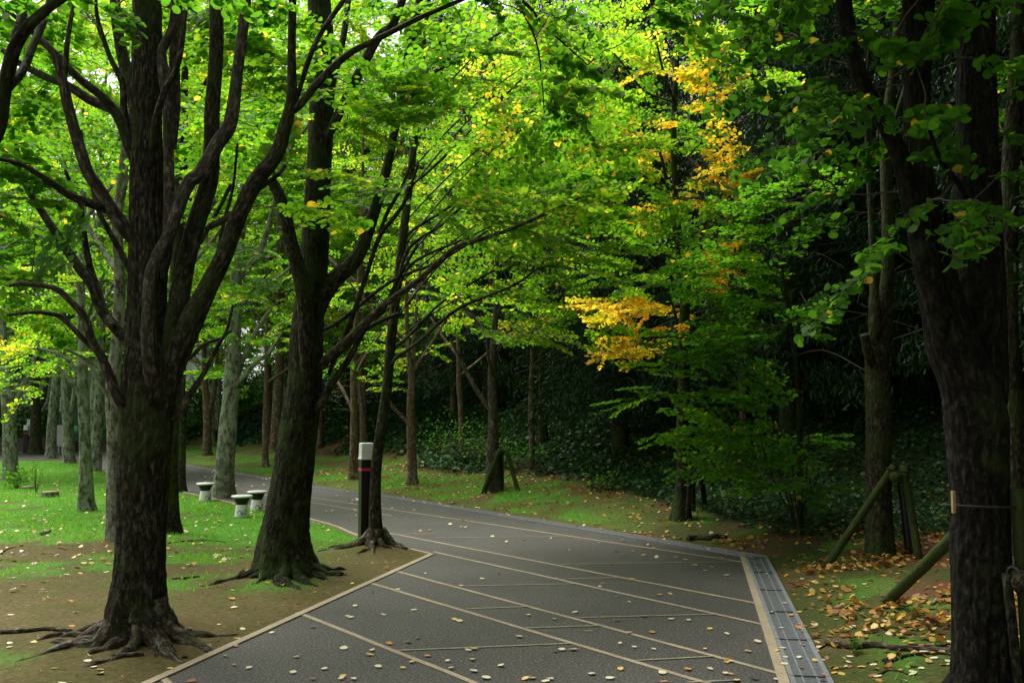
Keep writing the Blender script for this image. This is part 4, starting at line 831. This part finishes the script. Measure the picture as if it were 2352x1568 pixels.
# ------------------------------------------------------------------ ground cover: grass, ivy, litter
def blades(name, n, xr, yr, fn, h0, h1, w, tone):
    x = rng.uniform(*xr, n); y = rng.uniform(*yr, n); keep = rng.random(n) < fn(x, y); x = x[keep]; y = y[keep]
    z = terrain(x, y); n = len(x); a = rng.random(n)*6.28; h = rng.uniform(h0, h1, n)*(.25+1.5*fbm(x, y, 3.2)**1.5+.9*(fbm(x+9, y, 1.3) > .6))
    ln = rng.normal(0, .45, (n, 2))*h[:, None]
    b0 = np.c_[x-np.cos(a)*w/2, y-np.sin(a)*w/2, z-.005]; b1 = np.c_[x+np.cos(a)*w/2, y+np.sin(a)*w/2, z-.005]; tp = np.c_[x+ln[:, 0], y+ln[:, 1], z+h]
    V = np.stack([b0, b1, tp], 1).reshape(-1, 3); tn = np.clip(tone+.35*(fbm(x, y, 1.1)-.5)*2+rng.normal(0, .18, n), 0, 1)
    o = leaf_object(name, V, 3, tn, M['grass']); tag(o, kind='stuff'); return o
blades('lawn_grass', 260000, (-16, -.7), (8.8, 34), lambda x, y: masks(x, y)[0]*np.clip(1.25-y/36, .3, 1)*np.clip(1.4-np.abs(x/y+.3)*1.2, 0, 1), .02, .05, .012, .62)
blades('verge_grass', 120000, (-10, 4.5), (5.5, 27), lambda x, y: (sdist(OUTS, x, y) > .05)*masks(x, y)[0]*(1-masks(x, y)[3])*np.where(x > 1.5, .55, 1), .02, .06, .011, .48)
def scatter_leaves(name, n, xr, yr, fn, size, k, tonef, material, lift, tilt, kind='stuff', aspect=1., cup=.3):
    x = rng.uniform(*xr, n); y = rng.uniform(*yr, n); keep = rng.random(n) < fn(x, y); x = x[keep]; y = y[keep]; n = len(x)
    z = terrain(x, y); d = sdist(OUTS, x, y); l = -sdist(LEFTS, x, y); z = np.where((d < 0) & (l < 0), .012, z)+lift*rng.random(n)+.006
    Nn = norm(np.c_[rng.normal(0, tilt, (n, 2)), np.ones(n)]); A = np.c_[rng.normal(0, 1, (n, 2)), rng.normal(0, .1, n)]
    V = leaf_geo(np.c_[x, y, z], Nn, A, size*(.6+.7*rng.random(n))*(1+(np.clip((y-14)/14, 0, 2) if name == 'ivy_ground_cover' else 0)), k, cup, aspect)
    o = leaf_object(name, V, k, tonef(x, y, n), material); tag(o, kind=kind); return o
def ivyt(x, y, n):
    t = np.clip(rng.normal(.45, .2, n), 0, .95); t[rng.random(n) < .004] = 1; return t
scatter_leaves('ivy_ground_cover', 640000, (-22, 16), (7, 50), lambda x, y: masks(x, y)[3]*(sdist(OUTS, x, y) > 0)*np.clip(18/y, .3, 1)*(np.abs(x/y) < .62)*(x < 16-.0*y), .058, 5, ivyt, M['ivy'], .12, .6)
def litt(x, y, n): return np.clip(rng.beta(1.1, 1.6, n)*1.1, 0, 1)
def litt_brown(x, y, n): return np.clip(.35+rng.beta(1.6, 1.3, n)*.7, 0, 1)
scatter_leaves('leaf_litter', 26000, (-9, 7), (5.4, 26), lambda x, y: (sdist(OUTS, x, y) > .02)*(masks(x, y)[1]*.75+.05+.35*np.exp(-(sdist(OUTS, x, y)/.3)**2))*(1-.85*masks(x, y)[3])*np.clip(1-.5*masks(x, y)[0], 0, 1), .052, 6, lambda x, y, n: np.where(rng.random(n) < .6, litt_brown(x, y, n), litt(x, y, n)), M['litter'], .02, .35)
scatter_leaves('leaf_litter', 7500, (-12, -.8), (8.6, 28), lambda x, y: (-sdist(LEFTS, x, y) > .05)*(.10+.55*np.exp(-((y-11.9-.15*(x+3))/.9)**2)*(x < -3)+.25*np.exp(-((y-15)/1.6)**2)*(x < -4)), .055, 6, litt, M['litter'], .02, .3)
scatter_leaves('leaf_litter', 1700, (-9, 3), (10.5, 36), lambda x, y: (sdist(OUTS, x, y) < -.02)*(-sdist(LEFTS, x, y) < -.02)*(.35+.45*np.exp(sdist(OUTS, x, y)/1.1)), .055, 6, litt, M['litter'], .006, .25)

scatter_leaves('soil_debris', 7000, (-8, 5), (5.5, 14), lambda x, y: ((sdist(OUTS, x, y) > .03) | (-sdist(LEFTS, x, y) > .03))*1., .06, 4, lambda x, y, n: np.where(rng.random(n) < .7, 1., .8), M['litter'], .006, .25, aspect=.12)
scatter_leaves('lawn_litter_flecks', 1800, (-16, -2), (11.5, 32), lambda x, y: (-sdist(LEFTS, x, y) > .1)*.5, .045, 5, litt, M['litter'], .04, .5)
scatter_leaves('leaf_litter', 5200, (2.2, 6.5), (6.4, 12.5), lambda x, y: (sdist(OUTS, x, y) > .25)*sstep(.38, .6, fbm(x+2, y+7, 1.1, 3))*(1-.6*masks(x, y)[3]), .055, 6, litt_brown, M['litter'], .03, .45)
# individually placed fallen leaves, nearest and largest
LM = {}
cols = {'pale': (.58, .53, .35), 'yellow': (.55, .38, .08), 'orange': (.50, .20, .035), 'brown': (.22, .09, .035)}
for nm, c in cols.items(): LM[nm] = plain('fallen_leaf_'+nm, c, .55, .15, 60, .4)
LMESH = {}
def fallen_mesh(nm, v):
    if (nm, v) in LMESH: return LMESH[nm, v]
    r = np.random.default_rng(v*7+3); k = 16; a = np.linspace(0, 2*math.pi, k, endpoint=False)
    rr = .5*(1-.22*np.exp(-((a-math.pi)/.3)**2)+.12*np.exp(-(np.minimum(a, 2*math.pi-a)/.25)**2)); V = []; curl = [.3, .6, -.4, .5, .9][v]
    for s in (0., .5, 1.):
        for q, w in zip(a, rr):
            x, y = math.cos(q)*w*s, math.sin(q)*w*s*.92; V.append((x, y, curl*y*y*1.1+.25*curl*x*x+.05*math.sin(q*3+v)*s))
    V = np.array(V[k-1:]); V[:, 2] -= V[:, 2].min()
    Fc = [(0, 1+j, 1+(j+1) % k) for j in range(k)]+[(1+j, 1+k+j, 1+k+(j+1) % k, 1+(j+1) % k) for j in range(k)]
    mb = MB(); mb.add(V, Fc); tube(mb, [(-.36, 0, V[0, 2]+.01), (-.6, .05, .1), (-.85, .12, .06)], [.014, .012, .008], 4, 3)
    o = mb.build('fallen_leaf', LM[nm]); me = o.data; bpy.data.objects.remove(o); LMESH[nm, v] = me; return me
cnt = 0; tries = 0
while cnt < 296 and tries < 20000:
    tries += 1
    px = rng.uniform(20, 2190); py = 1568-(rng.random()**1.15)*300; g0 = gp(px, py); x, y = g0
    d = float(sdist(OUTS, np.array([x]), np.array([y]))[0]); l = -float(sdist(LEFTS, np.array([x]), np.array([y]))[0])
    if d < -.02 and l < -.02:
        if rng.random() > .15+.42*math.exp(d/1.2) or y > 11.3: continue
        z = .012; surf = 'path'; drain = d > -.25
    elif d > 0:
        if d > 2.2: continue
        z = float(terrain(np.array([x]), np.array([y]))[0])+.006; surf = 'right'; drain = False
    else:
        if rng.random() > .28: continue
        z = float(terrain(np.array([x]), np.array([y]))[0])+.006; surf = 'left'; drain = False
    nm = rng.choice(['pale', 'yellow', 'orange', 'brown'], p=[.58, .26, .11, .05] if surf != 'right' else [.36, .27, .24, .13])
    o = bpy.data.objects.new('fallen_leaf', fallen_mesh(nm, int(rng.integers(5)))); COL.objects.link(o)
    o.location = (x, y, z+(.006 if drain else 0)); s = .036+.022*rng.random(); o.scale = (s, s*(.75+.3*rng.random()), s*.28); o.rotation_euler = (rng.normal(0, .12), rng.normal(0, .12), rng.random()*6.28)
    adj = {'pale': 'pale cream', 'yellow': 'golden yellow', 'orange': 'orange', 'brown': 'brown'}[nm]
    where = 'drain' if drain else surf
    lab = {'path': 'small %s fallen leaf lying on the grey asphalt path', 'drain': 'small %s fallen leaf lying at the channel drain beside the path', 'right': 'small %s fallen leaf on the mossy soil right of the drain', 'left': 'small %s fallen leaf on the bare soil left of the path'}[where] % adj
    tag(o, lab, 'leaf', {'path': adj+' leaves fallen on the path', 'drain': adj+' leaves fallen at the drain', 'right': adj+' leaves fallen right of the drain', 'left': adj+' leaves fallen left of the path'}[where]); cnt += 1

# small weeds, stumps, sticks
def plant(px, py, label, n, rad, h, tone, leaf, name='small_plant', stem='twig'):
    b = hit(px, py); r0 = empty(name, b); tag(r0, label, 'plant'); f = Foliage(); mb = MB()
    for i in range(n):
        a = rng.random()*6.28; q = rad*math.sqrt(rng.random()); p = np.array([b[0]+math.cos(a)*q, b[1]+math.sin(a)*q, b[2]+h*(.4+.6*rng.random())])
        tube(mb, [b-[0, 0, .02], (b+p)/2+[0, 0, .02], p], [.004, .003, .002], 4, 3)
        m_ = 7; f.C.append(p+rng.normal(0, rad*.28, (m_, 3))); f.A.append(rng.normal(0, 1, (m_, 3))); f.N.append(norm(rng.normal(0, .5, (m_, 3))+[0, 0, 1])); f.L.append(np.full(m_, leaf)*(.6+.6*rng.random(m_))); f.T.append(rng.normal(tone, .06, m_))
    mb.build('stem', M[stem], r0, b); f.build('leaves', 7, M['leaf'], r0, b, .2)
plant(38, 1122, 'low bright green leafy weed at the foot of the pale forked tree', 26, .28, .38, .35, .07)
plant(82, 1130, 'thin grey-green weed standing left of the wide tree stump', 12, .2, .6, .28, .035)
plant(1075, 1062, 'leafy green shrub at the foot of the narrow brown tree on the bank', 120, 1.0, .7, .2, .05, 'shrub')
plant(1180, 1085, 'low dark green shrub behind the green pole support on the verge', 80, .7, .45, .15, .05, 'shrub')
plant(2395-16-1000, 1330-200, 'small leafy clump in the ivy edge right of centre', 16, .3, .3, .3, .05)
plant(2383-16-0, 1500, 'small weed in the soil near the right border', 6, .08, .1, .35, .03)
plant(1960, 1500, 'tiny green seedling beside the long root on the right soil', 5, .05, .09, .35, .03)
def stump(px, py, r, h, label):
    b = hit(px, py); e = empty('tree_stump', b); tag(e, label, 'stump')
    mb = MB(); tube(mb, [b-[0, 0, .1], b, b+[0, 0, h*.6], b+[0, 0, h]], [r*1.35, r*1.15, r, r*.97], 24, 3, .05, seed=4, ridge=.05); mb.build('trunk_base', M['bark_lichen'], e, b)
    mb = MB(); mb.lathe([(r*.9, h-.01), (r*.9, h+.008), (.01, h+.01)], b, 20); mb.build('sawn_top', M['cut'], e, b)
stump(115, 1141, .17, .10, 'wide low sawn tree stump on the bright lawn at left'); stump(64, 1124, .12, .06, 'smaller stump beside the green weed on the lawn')
def stick(pts, r, label, m='root', name='fallen_stick', k=7):
    P = []
    for px, py in pts:
        g0 = hit(px, py); P.append((g0[0], g0[1], g0[2]+r*.6))
    P = np.array(P); o0 = P[0].copy(); mb = MB(); tube(mb, P, np.linspace(r, r*.5, len(P)), k, 5, .15, seed=7, ridge=.03); o = mb.build(name, M[m], origin=o0); o.location = o0; tag(o, label, 'stick' if name == 'fallen_stick' else 'root'); return o
stick([(96, 1229), (106, 1225), (116, 1221)], .035, 'short pale grey stick on the lawn left of the biggest tree', 'bark_lichen')
stick([(2, 1272), (16, 1262), (36, 1256)], .008, 'thin forked twig on the lawn at the left border', 'bark_dark')
stick([(1580, 1242), (1600, 1238), (1630, 1240), (1650, 1234), (1668, 1238)], .045, 'gnarled grey root hugging the drain right of the propped tree', 'root', 'surface_root')
stick([(1900, 1478), (1915, 1484), (1960, 1490), (2010, 1486), (2060, 1494), (2130, 1495), (2200, 1500)], .028, 'long thick root lying across the soil right of the drain', 'root', 'surface_root')
stick([(2030, 1520), (2060, 1504), (2075, 1490), (2120, 1484), (2160, 1486), (2200, 1476)], .014, 'thin wavy root just above the long thick one on the right soil', 'root', 'surface_root')
stick([(2035, 1526), (2080, 1508), (2150, 1502), (2200, 1508)], .014, 'thin root crossing just below the long thick one on the right soil', 'root', 'surface_root')
stick([(2020, 1550), (2040, 1540), (2070, 1544), (2085, 1550)], .010, 'short curled root at the bottom of the right soil', 'root', 'surface_root')
stick([(2140, 1390), (2165, 1372), (2202, 1370)], .016, 'pale root curving beside the leaning prop of the huge right tree', 'bark_lichen', 'surface_root')
stick([(0, 1455), (60, 1452), (110, 1447), (165, 1452)], .022, 'dark flat root running out to the left border from the biggest tree', 'root', 'surface_root')
stick([(255, 1512), (290, 1508), (330, 1506)], .02, 'dark short root on the bare soil below the biggest tree', 'root', 'surface_root')
stick([(385, 1248), (430, 1243), (490, 1242), (520, 1246)], .010, 'long thin dark twig on the soil between the two foreground trees', 'bark_dark')
stick([(395, 1330), (430, 1328), (460, 1324)], .012, 'small dark root sliver on the soil midway between the foreground trees', 'root', 'surface_root')
stick([(1665, 1268), (1700, 1262), (1740, 1250), (1765, 1248)], .010, 'thin pale twig on the soil at the drain corner', 'bark_lichen')
stick([(1840, 1500), (1880, 1492), (1905, 1476)], .010, 'short dark root touching the leaves at the drain rim', 'root', 'surface_root')

# ------------------------------------------------------------------ tree supports
def pole(root, a, b, r, name='pole', m='pole', k=16):
    mb = MB(); tube(mb, [a, (np.array(a)+b)/2+[.004, 0, 0], b], [r*1.05, r, r*.95], k, 3, .01); return mb.build(name, M[m], root, ORG)
def ring(root, c, axis, R0, r, name='binding', m='rope'):
    axis = norm(np.array(axis, float)); u = norm(np.cross(axis, [0, 0, 1.] if abs(axis[2]) < .9 else [1., 0, 0])); v = np.cross(axis, u)
    P = [np.array(c)+R0*(math.cos(q)*u+math.sin(q)*v) for q in np.linspace(0, 2*math.pi, 17)]
    mb = MB(); tube(mb, P, [r]*17, 6, 1); return mb.build(name, M[m], root, ORG)
def foot(px, py): b_ = hit(px, py); return b_+[0, 0, -.05]
# around the twin-stemmed tree
b = hit(2021, 1272); Y = b[1]; ORG = b; s = empty('tree_support', b); tag(s, 'mossy green tripod of poles bound around the brown twin-stemmed tree', 'tree support')
Yf = foot(1888, 1303)[1]; tp = at(2053, 1070, Y-.28)
pole(s, foot(1888, 1303), tp, .040); pole(s, foot(2112, 1284), at(2074, 1068, Y-.22), .040); pole(s, foot(2090, 1268), at(2068, 1090, Y-.05), .045, m='black')
c0 = at(2060, 1096, Y-.42); pole(s, c0, c0+np.array([.10, 1.0, 0]), .055, 'crossbar'); ring(s, at(2048, 1082, Y-.30), tp-foot(1888, 1303), .054, .010); ring(s, at(2076, 1082, Y-.25), (0, 0, 1), .055, .010)
# around the huge right tree
b = hit(2252, 1640); Y = b[1]; ORG = b; s = empty('tree_support', b); tag(s, 'long mossy slanting prop with upright poles and rope holding the huge right foreground tree', 'tree support')
f0 = foot(2030, 1374); top = at(2262, 1160, Y+.45); pole(s, f0, top, .041, k=20)
pole(s, foot(2345, 1640), at(2312, 1318, Y-.25), .024, m='bark', k=12); pole(s, at(2372, 1660, Y-.1), at(2336, 1122, Y-.1), .036, m='pole')
c0 = at(2350, 1345, Y-.4); pole(s, c0, c0+np.array([.3, .7, 0]), .045, 'crossbar', 'bark_cedar'); ring(s, at(2250, 1160, Y), (.02, .03, 1), .172, .007); ring(s, at(2330, 1325, Y-.28), (1, .2, .1), .05, .008)
mb = MB(); mb.box(at(2190, 1152, Y-.17), (.016, .016, .11), .2); mb.build('stake', M['stake'], s, ORG, smooth=False)
# grey-mottled tree
b = hit(1133, 1128); Y = b[1]; ORG = b; s = empty('tree_support', b); tag(s, 'green and black pole support leaning on the grey-mottled forked tree', 'tree support')
pole(s, foot(1106, 1133), at(1148, 1032, Y-.42), .040); pole(s, foot(1152, 1118), at(1151, 1036, Y-.05), .045, m='black'); pole(s, foot(1191, 1126), at(1163, 1034, Y), .040); c0 = at(1140, 1040, Y-.3); pole(s, c0, c0+np.array([.15, .7, 0]), .035, 'crossbar')
# propped yellow tree
b = hit(1565, 1192); Y = b[1]; ORG = b; s = empty('tree_support', b); tag(s, 'grey-brown pole support beside the tree with yellow and orange leaves', 'tree support')
pole(s, foot(1577, 1194), at(1585, 1085, Y-.25), .032, m='bark_cedar'); pole(s, foot(1620, 1166), at(1607, 1070, Y+.1), .040, m='bark_cedar'); pole(s, foot(1592, 1172), at(1590, 1080, Y+.2), .036, m='black'); c0 = at(1598, 1082, Y-.2); pole(s, c0, c0+np.array([-.1, .6, 0]), .034, 'crossbar', 'bark_cedar')

# ------------------------------------------------------------------ stools
def make_stool(b, label):
    e = empty('stool', b); tag(e, label, 'stool', 'white mushroom stools'); mb = MB()
    mb.lathe([(.112, -.03), (.112, .0), (.108, .03), (.094, .15), (.088, .178), (.08, .186), (.01, .187)], n=32); bs_ = mb.build('base', M['white'], e)
    mb = MB(); mb.lathe([(.086, .187), (.088, .19), (.122, .27), (.124, .295)], n=32); mb.build('neck', M['black'], e)
    mb = MB(); mb.lathe([(.15, .296), (.163, .300), (.166, .310), (.163, .322), (.15, .328), (.01, .329)], n=36); mb.build('seat', M['white'], e)
    for a0, pts in ((-1.25, [(0, .03), (.05, .06), (.10, .03), (.14, .09), (.10, .11), (.06, .08)]), (-2.05, [(0, .05), (.08, .10), (.15, .04), (.2, .03)]), (-1.7, [(0, .02), (.06, .03), (.1, .08)])):
        P = []
        for u, z in pts:
            a = a0+u*5; rr = .1115-.11*z*.92; P.append((math.cos(a)*rr, math.sin(a)*rr, z))
        mb = MB(); tube(mb, P, [.005]*len(P), 5, 4); mb.build('painted_scroll', M['ink'], bs_)
    return e
e = make_stool(hit(555, 1185), 'white stool with black neck, nearest the path and left one of the pair')
for (px, py), lab in (((590, 1172), 'white stool with black neck, right one of the pair, behind its neighbour'), ((471, 1149), 'lone white stool with black neck, left of the lichen-spotted tree')):
    c = copy_tree(e); c.location = hit(px, py); c['label'] = lab; c.rotation_euler = (0, 0, rng.random()*1.2)

# ------------------------------------------------------------------ bollard light
def make_bollard(b, label, rz, s=1.):
    e = empty('bollard_light', b, rz); tag(e, label, 'bollard light', 'bollard lights'); e.scale = (s, s, s)
    mb = MB(); mb.box((0, 0, .475), (.15, .15, .95+.1)); ps_ = bevel(mb.build('post', M['bronze'], e, smooth=False), .006)
    mb = MB(); mb.box((0, 0, .882), (.154, .154, .034)); mb.build('band', M['pink'], ps_, smooth=False)
    mb = MB(); mb.box((0, 0, 1.012), (.168, .168, .022)); mb.box((0, 0, 1.055), (.15, .15, .064)); bevel(mb.build('collar', M['white'], e, smooth=False), .004)
    mb = MB(); mb.box((0, 0, 1.145), (.152, .152, .115), taper=.98); bevel(mb.build('lamp_cover', M['frost'], e, smooth=False), .010, 3)
    return e
e = make_bollard(hit(839, 1241)-[0, 0, .02], 'black bollard light with pink band and white lamp behind the slim leaning tree', R(22))
c = copy_tree(e); c.location = hit(57, 1044); c['label'] = 'distant bollard light with red band at the far left, before the low wall'; 
# ------------------------------------------------------------------ far left: signs, wall, building
ZG = lambda x, y: float(terrain(np.array([x]), np.array([y]))[0])
b = hit(141, 1042); Y = b[1]; u = Y/F; e = empty('sign_box', b); tag(e, 'pale grey notice box with a red mark on two legs at the far lawn rim', 'sign')
mb = MB(); zc = lambda py: at(141, py, Y)[2]-b[2]
mb.box((0, 0, (zc(976)+zc(1025))/2), (26*u, .18, zc(976)-zc(1025)), 0, taper=.94); bx_ = bevel(mb.build('box', M['facade'], e, smooth=False), .02)
for q in (-.06, .06): mb = MB(); mb.box((q-.05, 0, zc(1025)/2-.05), (.05, .05, zc(1025)+.1)); mb.build('leg', M['facade'], e, smooth=False)
mb = MB(); mb.box((.13, -.095, zc(1003)), (.12, .012, .08)); mb.build('red_mark', M['pink'], bx_, smooth=False)
mb = MB(); mb.box((.12, -.095, zc(992)), (.10, .012, .10)); mb.box((.12, -.095, zc(983)), (.12, .012, .03)); mb.build('notice', M['concrete'], bx_, smooth=False)
b = np.array([at(157, 1030, 41.2)[0], 41.2, .0]); b[2] = ZG(b[0], b[1]); e = empty('sign_board', b); tag(e, 'tall dark green sign board behind the forked grey tree at the far left', 'sign')
u = 41.2/F; mb = MB(); mb.box((0, 0, 1.45), (46*u, .12, 1.95)); pn_ = mb.build('panel', M['board'], e, smooth=False)
mb = MB(); mb.box((-.3, 0, .2), (.08, .08, .7)); mb.box((.3, 0, .2), (.08, .08, .7)); mb.build('leg', M['bronze'], e, smooth=False)
mb = MB(); mb.lathe([(.18, 0), (.18, .01), (.01, .012)], (0, 0, 0), 24); o = mb.build('round_mark', M['greenmark'], pn_); o.rotation_euler = (R(90), 0, 0); o.location = (.30, -.062, .95)
mb = MB()
for i in range(9): mb.box((-.36, -.064, 2.28-i*.07), (.05 if i % 3 else .03, .006, .035))
mb.build('lettering', M['white'], pn_, smooth=False)
b = hit(68, 1044)+[0, .3, 0]; Y = b[1]; u = Y/F; e = empty('signpost', b); tag(e, 'dark brown pillar with a pale side panel beside the distant bollard light', 'sign')
zc = lambda py: at(68, py, Y)[2]-b[2]
mb = MB(); mb.box((0, 0, zc(962)/2-.1), (18*u, .3, zc(962)+.2)); mb.build('pillar', M['bronze'], e, smooth=False)
mb = MB(); mb.box((-8*u, -.17, (zc(962)+zc(1000))/2), (7*u, .05, zc(962)-zc(1000))); mb.build('panel', M['facade'], e, smooth=False)
# low wall along the far road
a0 = np.array([-38., 43.2]); a1 = np.array([-15.2, 41.9]); e0 = (a0+a1)/2; ang = math.atan2(*(a1-a0)[::-1])
e = empty('low_wall', (e0[0], e0[1], 0), ang); tag(e, 'low brown stone wall edging the far end of the path', 'wall'); Lw = float(np.linalg.norm(a1-a0))
mb = MB(); mb.box((0, 0, .17), (Lw, .3, .7)); mb.build('wall_body', M['wallbrown'], e, smooth=False)
mb = MB(); mb.box((0, 0, .55), (Lw+.06, .36, .06)); mb.build('coping', M['wallbrown'], e, smooth=False)
for i in range(26):
    x = -35+i*.95+rng.normal(0, .2); y = 44.6+rng.random()*1.2; b = np.array([x, y, ZG(x, y)])
    if i == 0:
        r0 = empty('shrub', b); tag(r0, 'dense dark green shrub behind the low wall', 'shrub', 'shrubs behind the low wall'); f = Foliage()
        for j in range(34):
            a = rng.random()*6.28; q = .8*math.sqrt(rng.random()); z = .3+1.5*rng.random(); n = 44
            f.C.append(np.array([math.cos(a)*q, math.sin(a)*q, z])+rng.normal(0, .22, (n, 3))); f.A.append(rng.normal(0, 1, (n, 3))); f.N.append(norm(rng.normal(0, .7, (n, 3))+[0, 0, 1])); f.L.append(rng.uniform(.08, .13, n)); f.T.append(rng.normal(.22, .08, n))
        f.build('foliage', 5, M['leaf'], r0, (0, 0, 0)); mb = MB(); tube(mb, [(0, 0, -.1), (.03, 0, .6), (0, .05, 1.2)], [.04, .03, .01], 6, 3); mb.build('stem', M['bark_dark'], r0); SHR = r0
    else:
        c = copy_tree(SHR); c.location = b; c.rotation_euler = (0, 0, rng.random()*6); s_ = .8+.45*rng.random(); c.scale = (s_, s_, s_)
# pale building
bx = at(100, 900, 58); e = empty('building', (bx[0], 58, 0)); tag(e, 'pale grey concrete building glimpsed through the trees at the far left', 'building')
mb = MB(); mb.box((-4, 4, 3.2), (22, 7.9, 7.6)); wl_ = mb.build('wall', M['facade'], e, smooth=False)
mb = MB(); mb.box((-4, 4, 7.15), (22.4, 8.3, .3)); mb.build('roof', M['concrete'], e, smooth=False)
for i in range(6): mb = MB(); mb.box((-13+i*3.6, .02, 5.3), (1.6, .1, 1.1)); mb.build('window', M['glass'], wl_, smooth=False)
for i in range(5): mb = MB(); mb.box((-12.2+i*4.2, -.01, 3.3), (.06, .06, 7.2)); mb.build('wall_joint', M['concrete'], wl_, smooth=False)

# ------------------------------------------------------------------ light, sky, camera
SUN_EL, SUN_AZ = R(58), R(-44)        # azimuth from +Y towards +X
w = bpy.data.worlds.new('World'); scene.world = w; w.use_nodes = True; nt = w.node_tree
sky = nt.nodes.new('ShaderNodeTexSky'); sky.sky_type = 'NISHITA'; sky.sun_disc = False; sky.sun_elevation = SUN_EL; sky.sun_rotation = SUN_AZ; sky.dust_density = 3.0; sky.air_density = 1.0; sky.ozone_density = .6
bg = nt.nodes['Background']; bg.inputs[1].default_value = .15; hs = nt.nodes.new('ShaderNodeHueSaturation'); hs.inputs['Saturation'].default_value = .0; nt.links.new(sky.outputs[0], hs.inputs['Color']); nt.links.new(hs.outputs[0], bg.inputs[0])   # overcast: nearly colourless
sd = bpy.data.lights.new('sun', 'SUN'); sd.energy = 4.6; sd.angle = R(42); sd.color = (1, .95, .84); so = bpy.data.objects.new('sun', sd); COL.objects.link(so)
dv = Vector((math.sin(SUN_AZ)*math.cos(SUN_EL), math.cos(SUN_AZ)*math.cos(SUN_EL), math.sin(SUN_EL))); so.rotation_euler = (-dv).to_track_quat('-Z', 'Y').to_euler(); so.location = (0, 0, 30)
cd = bpy.data.cameras.new('camera'); cd.sensor_width = 36; cd.lens = F/2352*36; cd.clip_end = 2000; co = bpy.data.objects.new('camera', cd); COL.objects.link(co)
co.location = CAM; co.rotation_euler = (R(90)+PITCH, 0, 0); scene.camera = co
vs = scene.view_settings; vs.view_transform = 'Standard'; vs.look = 'None'; vs.exposure = .72; vs.gamma = 1; vs.use_curve_mapping = False
cy = scene.cycles; cy.max_bounces = 8; cy.diffuse_bounces = 4; cy.transmission_bounces = 6; cy.glossy_bounces = 2; cy.transparent_max_bounces = 8
print('leaves', NLEAF, 'objects', len(bpy.data.objects))
